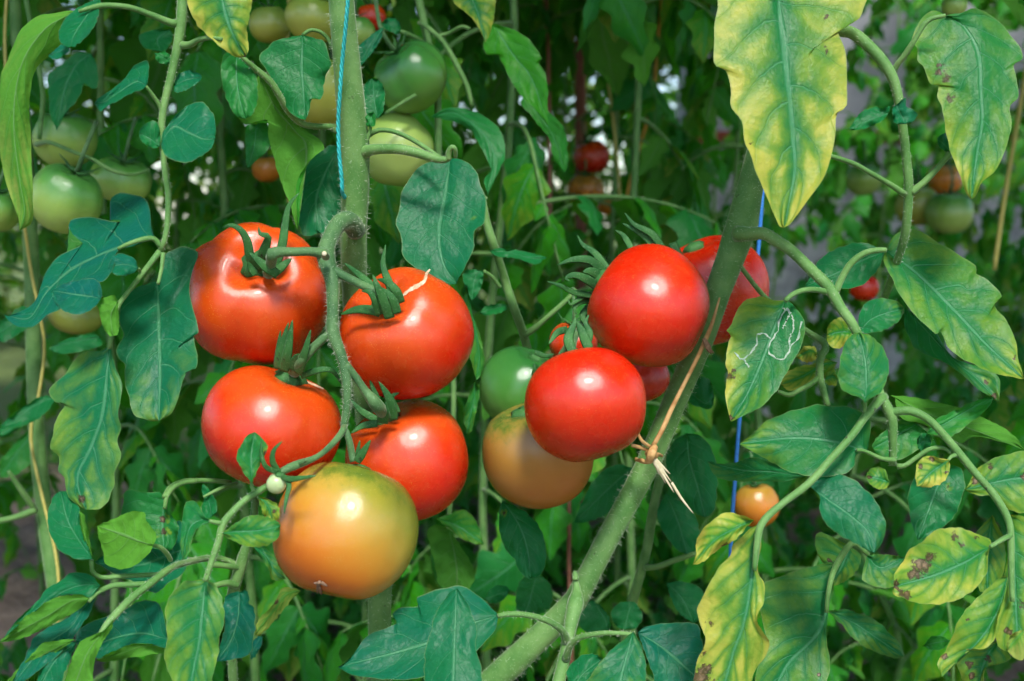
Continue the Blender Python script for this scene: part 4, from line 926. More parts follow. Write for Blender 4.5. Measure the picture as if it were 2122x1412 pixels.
B('leaflet', LG, 'Z8', [(1005, 222), (1200, 372), (1400, 572), (1600, 782), (1812, 976)],
  [(1050, 140), (1120, 105), (1190, 97), (1260, 140), (1330, 190), (1420, 240), (1500, 290), (1535, 328), (1530, 362), (1600, 390), (1655, 445), (1685, 490), (1640, 545), (1700, 620), (1740, 700), (1770, 770), (1780, 850)],
  [(990, 280), (1020, 350), (1070, 450), (1130, 550), (1210, 640), (1300, 715), (1320, 692), (1360, 780), (1430, 840), (1530, 900), (1600, 930), (1700, 960)],
  .690, 34, -8, .06, .1, .28, 0, [(1760, 850, 6)], .3, ytip=.35, q=.0015, rows=56)
B('leaflet', LG, 'Z8', [(1120, 560), (1250, 700), (1400, 860), (1540, 980), (1668, 1112)], [(1210, 630), (1300, 710), (1400, 850), (1560, 905), (1660, 955), (1672, 1060)],
  [(1108, 640), (1135, 720), (1170, 790), (1250, 840), (1330, 870), (1440, 940), (1550, 1040), (1620, 1085)], .730, 28, -5, .05, 0, .05, 0, [(1590, 990, 6), (1640, 1075, 7), (1605, 985, 4)], .3, ytip=.3)
B('leaflet', LG, 'Z8', [(995, 232), (850, 290), (690, 370), (525, 435)], [(950, 205), (880, 182), (810, 180), (720, 210), (630, 265), (580, 335), (550, 400)], [(965, 320), (880, 415), (780, 445), (640, 442), (580, 445)], .735, 26, 5, 0, 0, 0, 0, (), .12)
B('leaflet', LG, 'Z8', [(850, 700), (930, 620), (1112, 560)], [(845, 620), (870, 550), (920, 515), (990, 502), (1070, 522)], [(900, 708), (980, 695), (1060, 655), (1105, 600)], .700, 20, 10, .1, 0, .05, 0, (), .3, ytip=.35, rows=26, cols=6)
B('leaflet', LG, 'Z8', [(810, 705), (740, 700), (658, 720)], [(820, 645), (780, 612), (720, 622), (670, 660)], [(800, 750), (745, 792), (690, 790), (662, 760)], .735, 10, 0, 0, 0, .6, 0, (), .6, rows=20, cols=5)
B('leaflet', LG, 'Z8', [(882, 1118), (890, 1000), (885, 880), (850, 703)], [(850, 1085), (790, 1065), (745, 1030), (725, 965), (735, 870), (762, 780), (800, 722)], [(915, 1090), (975, 1055), (1012, 985), (1022, 890), (985, 790), (920, 725)], .668, 26, 0, -.12, 0, .14, 0, (), .28, ytip=.2, rows=36)
B('leaflet', LG, 'P', [(1797, 936), (1720, 914), (1640, 908), (1532, 920)], [(1804, 890), (1797, 862), (1763, 844), (1728, 842), (1692, 838), (1671, 844), (1643, 851), (1622, 858), (1590, 872), (1561, 897)],
  [(1774, 944), (1766, 973), (1726, 987), (1676, 987), (1632, 976), (1603, 960), (1574, 944), (1552, 933)], .690, 30, -8, .08, 0, .10, 0, (), .22, ytip=.25, q=.0014, seed=8.1)
B('leaflet', LG, 'B5', [(760, 290), (860, 370), (990, 460), (1100, 560), (1135, 680)], [(800, 260), (830, 235), (900, 225), (990, 245), (1080, 310), (1140, 380), (1190, 480), (1200, 560), (1170, 640)],
  [(790, 320), (825, 370), (820, 430), (860, 510), (940, 580), (1020, 620), (1090, 660)], .660, 34, -16, .05, .1, .06, 0, (), .15, ytip=.1, q=.0014)
B('leaflet', LG, 'B5', [(450, 490), (340, 540), (220, 610), (95, 747)], [(390, 465), (300, 448), (215, 485), (150, 550), (120, 620), (112, 690)], [(410, 530), (330, 610), (250, 655), (180, 710), (130, 745)], .640, 18, -8, -.3, .1, .72, 0, [(290, 640, 8)], .6, rows=30)
B('leaflet', LG, 'B5', [(475, 510), (448, 700), (430, 880), (400, 1050), (330, 1250), (260, 1500)],
  [(430, 540), (370, 590), (320, 640), (310, 690), (250, 760), (190, 860), (130, 980), (125, 1040), (150, 1120), (172, 1160), (160, 1220), (128, 1270), (108, 1350), (120, 1480)],
  [(490, 600), (470, 780), (505, 850), (502, 950), (465, 1060), (500, 1130), (542, 1200), (510, 1270), (450, 1350), (400, 1500)],
  .640, 16, -10, -.18, .1, .68, .10, [(205, 1080, 9), (140, 1380, 22), (180, 1340, 12), (160, 1250, 8)], .35, q=.0022, wave=.006, rows=60)
B('leaflet', LG, 'B5', [(905, 740), (862, 1030), (800, 1160), (640, 1310), (540, 1520)], [(850, 742), (780, 755), (640, 800), (500, 850), (480, 950), (500, 1080), (520, 1180), (470, 1330), (450, 1480)],
  [(900, 900), (875, 1000), (862, 1150), (880, 1300), (870, 1400), (800, 1500)], .735, 18, 0, .05, 0, .30, 0, [(820, 1375, 5), (525, 1262, 6)], .2, q=.0018)
subB('B5', [(1100, 690), (1020, 620), (960, 680), (900, 790), (870, 920), (862, 1020)], [.735, .735, .735, .735, .733, .732], [5, 6, 7, 6, 5, 4])
B('leaflet', LG, 'B5', [(1000, 640), (950, 760), (880, 860)], [(820, 560), (800, 640), (830, 720), (860, 760)], [(1060, 700), (1020, 800), (930, 860)], .760, 10, 0, 0, 0, .35, 0, [(880, 718, 7)], .3, rows=26, cols=6)
B('leaflet', LG, 'B5', [(740, 243), (560, 215), (380, 205), (180, 155)], [(640, 190), (520, 150), (440, 130), (340, 160), (250, 168)], [(620, 268), (430, 270), (290, 265), (215, 225)], .77, -10, 0, -.1, 0, .12, 0, (), .25, rows=26, cols=6)
B('leaflet', LG, 'B6', [(838, 750), (700, 832), (560, 890), (362, 945)], [(845, 720), (790, 690), (720, 662), (640, 652), (560, 670), (510, 720), (440, 760), (410, 820), (370, 870)],
  [(828, 800), (825, 870), (770, 950), (700, 1000), (600, 1030), (500, 1030), (400, 1000), (360, 985)], .655, 26, 6, .08, 0, .58, .18, [(665, 695, 8), (700, 733, 5), (500, 840, 20), (540, 800, 14), (460, 880, 14), (770, 702, 5), (420, 985, 12), (370, 930, 10)], .4, q=.0015)
B('leaflet', LG, 'B6', [(638, 318), (560, 370), (475, 448)], [(590, 308), (530, 298), (480, 335), (470, 390)], [(640, 370), (605, 430), (530, 455)], .664, 20, 0, .1, 0, .72, .1, [(550, 312, 7), (622, 380, 6), (500, 348, 6)], .5, rows=22, cols=6)
B('leaflet', LG, 'B6', [(620, 335), (545, 540), (482, 716)], [(520, 350), (470, 390), (435, 480), (440, 580), (460, 670)], [(690, 360), (715, 430), (700, 510), (655, 610), (560, 680)], .700, 20, 0, .05, 0, .03, 0, [(628, 455, 4)], .25)
B('leaflet', LG, 'B6', [(342, 430), (285, 410), (225, 402)], [(320, 365), (270, 355), (235, 375)], [(325, 460), (280, 460), (245, 435)], .686, 20, 0, .1, 0, .4, 0, [(240, 402, 6)], .5, rows=16, cols=4)
B('leaflet', LG, 'B6', [(715, 465), (820, 440), (960, 410), (1200, 390)], [(740, 420), (780, 360), (850, 315), (940, 290), (1040, 278)], [(760, 490), (850, 500), (920, 560), (1010, 582), (1120, 520)], .705, 26, -6, .05, 0, .42, 0, [(765, 420, 9), (840, 355, 7), (1000, 400, 8)], .4)
B('leaflet', LG, 'B6', [(925, 895), (900, 1000), (850, 1120), (760, 1240), (600, 1395)], [(880, 905), (830, 950), (760, 1010), (690, 1100), (650, 1200), (620, 1255), (580, 1320)], [(912, 1000), (880, 1090), (860, 1200), (800, 1252), (700, 1255), (640, 1300)], .652, 22, -8, .1, 0, .5, 0, [(610, 1290, 9), (730, 1105, 4)], .4, q=.0018)
B('leaflet', LG, 'B6', [(938, 590), (955, 800), (965, 1000), (980, 1290)], [(940, 700), (915, 860), (885, 1000), (862, 1130), (880, 1240)], [(1010, 600), (1100, 700), (1130, 950), (1080, 1200)], .668, 20, -10, 0, 0, .5, 0, [(940, 1170, 7), (1000, 1035, 10), (915, 1155, 5)], .45)
B('leaflet', LG, 'B6', [(1010, 1160), (960, 1210), (925, 1260)], [(960, 1170), (925, 1215)], [(1020, 1240), (1000, 1310), (950, 1290)], .645, 10, -10, .2, 0, .6, 0, (), .9, True, rows=16, cols=4)
B('leaflet', LG, 'B6', [(880, 1215), (820, 1300), (770, 1480)], [(760, 1250), (690, 1255), (672, 1310), (700, 1400), (730, 1470)], [(945, 1290), (880, 1330), (820, 1345), (800, 1450)], .690, 12, 0, 0, 0, .45, .15, [(740, 1330, 10), (830, 1300, 9), (750, 1390, 10)], .3, rows=28)
B('leaflet', LG, 'B6', [(230, 790), (300, 850), (412, 800)], [(290, 785), (370, 790)], [(215, 850), (208, 910), (290, 950), (370, 940), (410, 870)], .700, 15, 0, 0, 0, .28, 0, (), .25, rows=22, cols=6)
B('leaflet', LG, 'B6', [(38, 1065), (160, 1120), (280, 1200), (415, 1292)], [(140, 1062), (250, 1100), (340, 1170), (400, 1240)], [(110, 1140), (180, 1215), (280, 1275), (370, 1298)], .720, 30, 0, -.1, 0, .22, 0, (), .2, rows=28, cols=6)
B('leaflet', LG, 'B6', [(642, 1212), (580, 1220), (508, 1236)], [(600, 1190), (550, 1192)], [(605, 1250), (550, 1258)], .700, 24, 0, .1, 0, .05, 0, (), .6, rows=14, cols=4)
B('leaflet', LG, 'B6', [(850, 590), (830, 780), (825, 980)], [(760, 700), (770, 850), (785, 960)], [(910, 720), (910, 850), (880, 960)], .735, 10, 0, 0, 0, .4, 0, (), .3, rows=24, cols=6)
B('leaflet', LG, 'Z8', [(1060, 1085), (1250, 1180), (1500, 1270), (1815, 1392)], [(1030, 1072), (1150, 1080), (1300, 1110), (1420, 1140), (1540, 1190), (1650, 1240), (1760, 1310)], [(1090, 1200), (1250, 1250), (1390, 1330), (1450, 1352), (1530, 1312), (1700, 1350)], .715, 5, 5, -.1, 0, .05, 0, (), .8, True)
B('leaflet', LG, 'Z8', [(1240, 1295), (1360, 1230), (1500, 1150), (1642, 1078)], [(1280, 1225), (1350, 1185), (1430, 1150), (1560, 1092)], [(1310, 1305), (1390, 1312), (1480, 1245), (1590, 1160)], .690, 18, -5, .2, 0, .1, 0, (), .5, rows=26, cols=6)
B('leaflet', LG, 'B6', [(480, 140), (370, 200), (260, 260)], [(400, 120), (300, 190), (258, 240)], [(560, 220), (480, 270), (380, 320), (270, 300)], .720, 20, 0, .05, 0, .12, 0, (), .5, rows=22, cols=6)
B('leaflet', LG, 'B6', [(548, 235), (510, 225), (482, 262)], [(540, 200), (510, 185), (480, 210)], [(540, 260), (510, 282)], .690, 10, 10, .2, 0, 0, 0, (), .3, rows=14, cols=4)
# yellow leaflets and thin stalk in the shade below the main fork
LH = leaf(plantB, 'leaf', 'Z8', [(140, 300), (300, 500), (520, 680), (650, 775), (622, 850), (618, 960), (640, 1050), (665, 1130)], [.775, .80, .80, .79, .785, .78, .775, .77], [5, 5, 6, 8, 8, 8, 7, 6], 30)
sub('Z8', [(610, 970), (560, 1010), (500, 1040), (440, 1070), (375, 1050)], [.78, .775, .772, .77, .77], [6, 5.5, 5, 5, 4], LH)
B('leaflet', LH, 'Z8', [(722, 880), (640, 890), (520, 960), (388, 1008)], [(650, 862), (590, 885), (500, 905), (430, 930), (395, 970)], [(690, 930), (640, 965), (530, 1030), (440, 1045)], .80, 12, 0, 0, 0, .6, 0, [(500, 885, 5)], .6, rows=26, cols=6)
B('leaflet', LH, 'Z8', [(600, 830), (560, 810), (480, 850)], [(590, 790), (530, 785), (500, 820)], [(600, 860), (540, 880)], .81, 10, 0, 0, 0, .75, 0, (), .6, rows=18, cols=4)
B('leaflet', LH, 'Z8', [(640, 985), (690, 960), (725, 985)], [(650, 930), (700, 915)], [(670, 1010), (710, 1010)], .80, 10, 0, 0, 0, .5, 0, (), .5, rows=14, cols=4)
# upper-right leaf: the huge yellowing leaflet near the lens and the spotted one
LI = leaf(plantB, 'leaf', 'Z4', [(480, 20), (600, 60), (745, 175), (850, 205), (960, 300), (1060, 420), (1115, 560), (1150, 780), (1170, 950), (1185, 1150), (1165, 1420), (1100, 1640), (1010, 1900)],
          [.748, .735, .70, .69, .685, .682, .682, .684, .687, .69, .70, .72, .75], [10, 11, 12.5, 12.5, 12, 11.5, 10.5, 9.5, 9.5, 10, 9, 8, 7], 54)
sub('Z4', [(1095, 430), (1120, 390), (1160, 340), (1215, 255), (1300, 130), (1410, 95)], [.683, .680, .677, .672, .668, .665], [7, 6, 6, 5.5, 5, 4], LI, 18, True)
sub('Z4', [(1160, 1185), (1080, 1130), (960, 1060), (840, 995), (700, 950)], [.69, .686, .68, .672, .662], [7, 6, 5.5, 5.5, 5], LI, 18, True)
sub('Z4', [(1200, 1175), (1270, 1120), (1350, 1040), (1440, 935)], [.69, .688, .686, .684], [8, 7, 6, 5.5], LI, 18, True)
sub('Z4', [(600, 70), (500, 0), (430, -100), (385, -135)], [.735, .71, .68, .655], [8, 7, 7, 6], LI)
B('leaflet', LI, 'Z4', [(385, -130), (400, 100), (430, 350), (460, 600), (480, 850), (490, 1050), (425, 1388)],
  [(250, -150), (80, -120), (20, -60), (22, 60), (0, 200), (0, 385), (70, 435), (100, 560), (105, 650), (165, 740), (190, 870), (215, 930), (250, 1050), (300, 1160), (360, 1300), (395, 1380)],
  [(560, -160), (800, -140), (940, -60), (915, 40), (880, 120), (810, 142), (740, 150), (790, 290), (805, 420), (805, 640), (750, 690), (745, 800), (720, 930), (680, 1060), (600, 1180), (520, 1290), (450, 1375)],
  .645, 18, 4, .06, .25, .66, 0, [(685, 115, 5), (690, 172, 5), (682, 300, 8), (225, 880, 5)], .25, q=.0024, rows=66, cols=12)
B('leaflet', LI, 'Z4', [(1412, 96), (1530, 170), (1615, 330), (1628, 560), (1635, 750), (1600, 950), (1568, 1215)],
  [(1340, 65), (1265, 108), (1225, 190), (1205, 258), (1238, 290), (1242, 370), (1280, 410), (1310, 500), (1350, 520), (1372, 508), (1358, 590), (1390, 660), (1410, 790), (1440, 920), (1490, 1050), (1540, 1180)],
  [(1500, 82), (1580, 52), (1660, 80), (1750, 150), (1830, 240), (1885, 350), (1822, 400), (1845, 480), (1858, 590), (1802, 650), (1815, 760), (1780, 900), (1720, 1030), (1640, 1110), (1590, 1200)],
  .664, 20, -6, -.12, .2, .22, 0, [(1385, 430, 13), (1410, 490, 8), (1440, 596, 9)], .4, ytip=.35, yside=-.15, q=.0018, rows=60)
B('leaflet', LI, 'Z4', [(1075, 650), (1060, 690), (950, 730), (822, 790)], [(1030, 655), (980, 652), (900, 682), (850, 740)], [(1050, 710), (1010, 745), (930, 782), (860, 795)], .672, 20, -5, .1, 0, 0, 0, (), .18, rows=24, cols=6)
B('leaflet', LI, 'Z4', [(1110, 640), (1140, 700), (1165, 758)], [(1088, 665), (1090, 730), (1110, 755)], [(1170, 592), (1172, 650), (1238, 688), (1215, 740)], .668, 10, 5, .1, 0, 0, 0, (), .15, rows=20, cols=5)
B('leaflet', LI, 'Z4', [(1440, 930), (1400, 880), (1360, 850)], [(1400, 920), (1370, 890)], [(1450, 870), (1420, 810), (1370, 830)], .70, 10, 0, 0, 0, 0, 0, (), .2, rows=14, cols=4)
# lower middle leaf with its arching leaflets
LJ = leaf(plantB, 'leaf', 'B3', [(1625, 1130), (1600, 1060), (1540, 1010), (1440, 965), (1330, 940), (1220, 935), (1135, 948)], [.722, .715, .708, .700, .695, .692, .690], [9, 8, 7, 6.5, 6, 6, 5], 26)
B('leaflet', LJ, 'B3', [(1142, 946), (950, 1005), (700, 1120), (400, 1212), (0, 1310)],
  [(1090, 890), (1000, 800), (900, 745), (800, 740), (640, 785), (558, 820), (575, 878), (450, 885), (388, 940), (422, 1000), (350, 1030), (230, 1080), (150, 1160), (90, 1245)],
  [(1120, 1040), (1050, 1120), (990, 1190), (800, 1350), (600, 1385), (430, 1400), (250, 1395), (100, 1370)], .690, 40, 0, .02, .1, 0, 0, (), .15, q=.0016, rows=56)
B('leaflet', LJ, 'B3', [(845, 752), (838, 900), (832, 1080), (825, 1280), (815, 1620)], [(800, 780), (755, 835), (690, 950), (645, 1100), (618, 1220), (620, 1420), (680, 1570)], [(875, 790), (905, 840), (950, 920), (985, 1030), (980, 1180), (1018, 1300), (1010, 1450), (920, 1580)], .640, 30, 0, -.15, 0, 0, 0, (), .12, q=.0014)
LK = leaf(plantB, 'leaf', 'B4', [(505, 1300), (530, 1235), (580, 1195), (680, 1175), (770, 1175), (850, 1182)], [.716, .708, .700, .694, .690, .688], [8, 7, 6, 5.5, 5, 4.5], 22)
B('leaflet', LK, 'B4', [(842, 1166), (810, 1280), (780, 1400), (760, 1560)], [(800, 1200), (740, 1250), (690, 1300), (640, 1370), (610, 1450)], [(870, 1215), (892, 1270), (902, 1340), (900, 1440), (850, 1540)], .648, 34, 0, -.12, 0, .14, 0, (), .15, rows=30)
B('leaflet', LK, 'B4', [(862, 1172), (960, 1230), (1060, 1310), (1200, 1440)], [(900, 1145), (970, 1128), (1060, 1122), (1155, 1128), (1175, 1200), (1200, 1310)], [(885, 1235), (910, 1300), (935, 1370), (980, 1460)], .700, 35, 0, .02, 0, 0, 0, (), .12)
B('leaflet', LK, 'B4', [(530, 1450), (600, 1370), (688, 1300)], [(510, 1370), (540, 1320), (590, 1282), (645, 1278)], [(600, 1440), (650, 1380)], .690, 34, 0, .05, 0, 0, 0, (), .12, rows=22, cols=6)

# ================================================================== plants of the second row, traced where they show
def mid_plant(label, z, pts, D, R, foot, n=40):
    g = at(*foot[:2], foot[2]); base = Vector((g.x, g.y, 0))
    t = thing('tomato_plant', label, 'tomato plant', base, 'tomato plants of the second row')
    last = at(*zp(z, [pts[-1]])[0], D[-1] if isinstance(D, (list, tuple)) else D)
    stalk('stem', t, z, pts, D, R, n, 'stem', 12, .04, False,
          [(last.lerp(base, .5), .008), (Vector((base.x, base.y, -.03)), .009)])
    return t
pL = mid_plant('tomato plant with green tomatoes and a yellow string along its stem', 'P', [(20, -300), (30, 0), (50, 250), (62, 480), (68, 640), (72, 800), (80, 950), (95, 1080), (112, 1200), (125, 1290)], [1.08] * 10, [11, 11, 13, 15, 16, 16, 16, 17, 17, 15], (140, 1412, 1.1))
LLa = leaf(pL, 'leaf', 'B1', [(190, 500), (120, 530), (50, 550), (-60, 570)], 1.06, [8, 7, 6, 6], 14, False)
sub('B1', [(175, 490), (120, 410), (45, 300)], [1.06, 1.05, 1.04], [6, 6, 4], LLa)
B('leaflet', LLa, 'B1', [(235, -60), (120, 20), (0, 120)], [(140, -20), (60, 30), (0, 70)], [(200, 10), (120, 60), (40, 110)], 1.02, 25, 0, .1, 0, 0, 0, (), .3, rows=22, cols=5)
B('leaflet', LLa, 'B1', [(240, 60), (120, 160), (0, 330)], [(140, 90), (40, 200), (0, 240)], [(230, 170), (150, 270), (60, 330)], 1.12, 15, 0, .1, 0, .08, 0, (), .6, rows=22, cols=5)
B('leaflet', LLa, 'Z5', [(230, 750), (110, 800), (-40, 900)], [(130, 720), (40, 780), (-20, 820)], [(220, 820), (110, 880), (20, 930)], 1.02, 30, 0, .1, 0, 0, 0, (), .3, rows=22, cols=5)
B('leaflet', LLa, 'Z5', [(330, 990), (280, 960), (430, 930), (590, 900)], [(320, 950), (430, 900), (540, 885)], [(360, 1000), (470, 985), (590, 950)], 1.0, 20, 0, .1, 0, 0, 0, (), .25, rows=20, cols=5)
B('leaflet', LLa, 'Z5', [(330, 1250), (200, 1300), (60, 1400), (0, 1420)], [(240, 1250), (130, 1310)], [(280, 1330), (190, 1400), (80, 1430)], 1.0, 25, 0, .1, 0, 0, 0, (), .25, rows=20, cols=5)
LLb = leaf(pL, 'leaf', 'Z1', [(160, 0), (215, 300), (260, 560), (255, 700), (240, 850)], 1.02, [5, 5, 5, 5, 5], 18, False)
B('leaflet', LLb, 'Z1', [(560, 330), (460, 400), (390, 560), (345, 800)], [(500, 320), (430, 345), (370, 400), (300, 460), (295, 560), (310, 700)], [(590, 400), (600, 520), (560, 540), (510, 510), (480, 600), (400, 690)], .96, 22, 0, .05, 0, 0, 0, (), .25)
B('leaflet', LLb, 'Z1', [(1040, 180), (960, 240), (985, 320)], [(960, 180), (850, 215), (880, 290)], [(1055, 230), (1010, 310)], .95, 25, 0, .05, 0, 0, 0, (), .25, rows=20, cols=5)
LLc = leaf(pL, 'leaf', 'Z1', [(220, 880), (300, 868), (430, 920), (560, 970), (680, 1040), (800, 1065), (910, 1035)], [1.04, 1.0, .985, .98, .98, .99, 1.0], [5, 4, 4, 4, 4, 3.5, 3], 22, False)
pC = mid_plant('tomato plant with a thin forking stem between the twine stem and the shaded row', 'P', [(850, -300), (862, 0), (884, 68), (898, 153), (911, 204), (908, 323), (920, 520), (940, 800), (930, 1100), (925, 1300)], [1.02] * 10, [8, 8, 8, 8, 7, 7, 6, 5, 5, 5], (925, 1412, 1.05))
LCa = leaf(pC, 'leaf', 'Z2', [(1085, 140), (1150, 180), (1240, 270), (1330, 430), (1380, 540), (1405, 650)], [1.02, 1.0, 1.0, 1.0, 1.0, 1.0], [4, 5, 5.5, 5.5, 5, 4], 20, False)
sub('Z2', [(1170, 225), (1260, 205), (1340, 165), (1390, 175)], [1.0, 1.0, .99, .98], [4, 4, 4, 3], LCa)
sub('Z2', [(1110, 260), (1040, 220), (960, 190), (850, 175)], [1.02, 1.01, 1.0, 1.0], [5, 5, 4, 4], LCa)
sub('Z2', [(1200, 610), (1150, 560), (1080, 570), (880, 690)], [1.02, 1.0, .98, .96], [4, 4, 4, 3], LCa)
B('leaflet', LCa, 'Z2', [(1385, -60), (1440, 80), (1488, 262)], [(1290, 0), (1370, 80), (1420, 130), (1465, 210)], [(1540, -20), (1545, 60), (1525, 180)], .90, 18, 0, .1, 0, .6, 0, (), .4, rows=28, cols=6)
B('leaflet', LCa, 'Z3', [(60, 140), (190, 340), (300, 480), (396, 765)], [(130, 160), (200, 190), (290, 250), (360, 355), (340, 380), (388, 470), (398, 600)], [(10, 250), (20, 330), (100, 345), (160, 470), (240, 590), (340, 690)], .97, 5, -8, .1, 0, 0, 0, (), .85)
B('leaflet', LCa, 'Z3', [(250, 590), (380, 750), (450, 880), (500, 1060)], [(330, 640), (430, 700), (500, 800), (522, 960)], [(240, 640), (340, 760), (410, 860), (440, 990)], 1.02, 5, -8, .1, 0, 0, 0, (), .7)
B('leaflet', LCa, 'Z2', [(1155, 715), (1300, 690), (1460, 800), (1540, 950), (1500, 1195)], [(1250, 660), (1370, 665), (1500, 720), (1590, 820), (1610, 950), (1580, 1020)], [(1280, 740), (1390, 790), (1460, 900), (1520, 1030), (1480, 1100)], .93, 20, -10, -.3, 0, 0, 0, (), .35)
B('leaflet', LCa, 'Z2', [(870, 170), (800, 260), (690, 430)], [(840, 180), (760, 240), (690, 320)], [(850, 240), (800, 320), (730, 400)], .90, 20, 0, .1, 0, 0, 0, (), .1, rows=24, cols=5)
B('leaflet', LCa, 'Z2', [(975, 190), (900, 150), (850, 140)], [(960, 130), (900, 110)], [(950, 210), (880, 180)], .95, 20, 0, .1, 0, 0, 0, (), .2, rows=14, cols=4)
LCb = leaf(pC, 'leaf', 'Z7', [(110, -60), (135, 60), (170, 170), (210, 290), (250, 420), (300, 570), (345, 690), (375, 800)], [.86, .86, .86, .87, .88, .88, .89, .90], [9, 9, 9, 8.5, 9, 9, 9, 9], 30, False)
sub('Z7', [(360, 720), (430, 670), (520, 590), (620, 500), (660, 450)], [.89, .885, .88, .88, .88], [7, 6, 5.5, 5, 5], LCb)
sub('Z7', [(215, 440), (170, 380), (120, 345)], [.875, .87, .865], [4, 4, 4], LCb)
sub('Z7', [(120, -60), (90, -20), (130, -90)], [.86, .85, .845], [6, 7, 5], LCb)
B('leaflet', LCb, 'Z7', [(155, 225), (280, 238), (400, 270), (490, 265)], [(200, 212), (320, 222), (420, 245)], [(200, 260), (310, 270), (420, 305)], .84, 50, 0, .1, 0, 0, 0, (), .2, rows=24, cols=5)
B('leaflet', LCb, 'Z7', [(118, 342), (70, 380), (50, 520)], [(60, 335), (0, 350), (10, 440)], [(115, 400), (90, 470)], .86, 15, 0, .1, 0, 0, 0, (), .2, rows=22, cols=5)
B('leaflet', LCb, 'Z7', [(270, 545), (190, 560), (90, 590)], [(220, 535), (140, 548)], [(240, 580), (150, 605)], .87, 40, 0, .1, 0, 0, 0, (), .35, rows=18, cols=4)
# twisted dry-edged leaflet hanging right of the cracked tomato
B('leaflet', LCb, 'Z7', [(20, 420), (60, 620), (95, 830), (75, 985)], [(0, 560), (20, 760), (50, 900)], [(50, 560), (105, 750), (125, 880), (95, 960)], .80, 5, 20, .2, 0, .2, 0, (), .5, rows=28, cols=5)
B('leaflet', LCb, 'Z7', [(75, 985), (60, 1100), (20, 1300)], [(40, 1050), (0, 1180)], [(95, 1060), (70, 1200), (45, 1280)], .80, 5, 20, .2, 0, .15, 0, (), .5, rows=20, cols=5)
B('leaflet', LCb, 'B3', [(1165, 125), (1280, 290), (1345, 470), (1370, 685)], [(1150, 200), (1145, 330), (1190, 475), (1250, 540), (1280, 615), (1320, 665)], [(1260, 170), (1360, 230), (1440, 330), (1475, 440), (1478, 560), (1445, 650)], .80, 20, 0, -.05, 0, .03, 0, [(1180, 220, 5)], .2)
B('leaflet', LCb, 'B3', [(790, 330), (840, 560), (850, 790)], [(700, 300), (635, 340), (660, 480), (690, 600), (730, 730)], [(860, 430), (930, 540), (972, 660), (940, 750)], .92, -5, 0, -.1, 0, .05, 0, (), .5, True)
B('leaflet', LCb, 'B3', [(700, 255), (850, 310), (1042, 440)], [(800, 225), (900, 195), (990, 290)], [(790, 330), (880, 400), (990, 440)], .90, 10, 0, 0, 0, .22, 0, (), .6, rows=24, cols=6)
B('leaflet', LCb, 'B3', [(1410, 650), (1380, 780), (1330, 945)], [(1310, 680), (1265, 800), (1275, 920)], [(1490, 700), (1530, 800), (1480, 920)], .93, 10, 0, 0, 0, 0, 0, (), .3, rows=24, cols=6)
B('leaflet', LCb, 'B3', [(1045, 830), (1120, 800), (1218, 772)], [(1080, 760), (1150, 728), (1205, 740)], [(1100, 862), (1180, 830)], .93, 40, 0, 0, 0, 0, 0, (), .2, rows=16, cols=4)
pR = mid_plant('tomato plant in deep shade behind the diagonal stem', 'P', [(1420, 700), (1390, 850), (1370, 980), (1352, 1060), (1340, 1140), (1310, 1250), (1295, 1320)], [.92, .92, .92, .92, .92, .93, .94], [8, 8, 9, 10, 10, 10, 10], (1280, 1412, .96))
LRa = leaf(pR, 'leaf', 'B4', [(900, 850), (960, 845), (1040, 815), (1150, 780)], [.92, .91, .90, .89], [7, 6, 6, 5], 16, False)
B('leaflet', LRa, 'B4', [(1105, 188), (1120, 320), (1160, 460), (1195, 602)], [(1040, 225), (1000, 300), (1010, 380), (1075, 500), (1140, 575)], [(1180, 200), (1240, 290), (1256, 420), (1250, 530), (1225, 590)], .83, 18, 0, 0, 0, 0, 0, (), .15)
B('leaflet', LRa, 'B4', [(1000, 480), (1060, 620), (1112, 795)], [(958, 580), (980, 660), (1045, 750)], [(1120, 560), (1165, 650), (1150, 760)], .90, 18, 0, 0, 0, 0, 0, (), .18)
B('leaflet', LRa, 'B4', [(842, 1018), (815, 1080), (800, 1158)], [(770, 1025), (730, 1075), (755, 1140)], [(872, 1050), (886, 1100), (855, 1150)], .88, 12, 0, 0, 0, 0, 0, (), .2, rows=20, cols=5)
B('leaflet', LRa, 'B4', [(1003, 925), (1080, 1000), (1140, 1125)], [(1020, 985), (1060, 1070)], [(1080, 918), (1180, 960), (1195, 1080)], .90, 20, 0, 0, 0, 0, 0, (), .15, rows=24, cols=6)
B('leaflet', LRa, 'B4', [(840, 360), (740, 440), (550, 625)], [(760, 340), (660, 400), (590, 520)], [(820, 480), (700, 590), (600, 625)], .92, 15, 0, 0, 0, .04, 0, (), .2, rows=26, cols=6)
B('leaflet', LRa, 'B4', [(640, 1010), (700, 1100), (720, 1180)], [(570, 1060), (590, 1160)], [(700, 1060), (730, 1130)], .90, 15, 0, 0, 0, 0, 0, (), .2, rows=20, cols=5)
B('leaflet', LRa, 'Z8', [(0, 1080), (-60, 1120), (-160, 1030)], [(-30, 980), (-120, 960)], [(-20, 1150), (-140, 1120)], .90, 15, 0, 0, 0, 0, 0, (), .25, rows=18, cols=5)

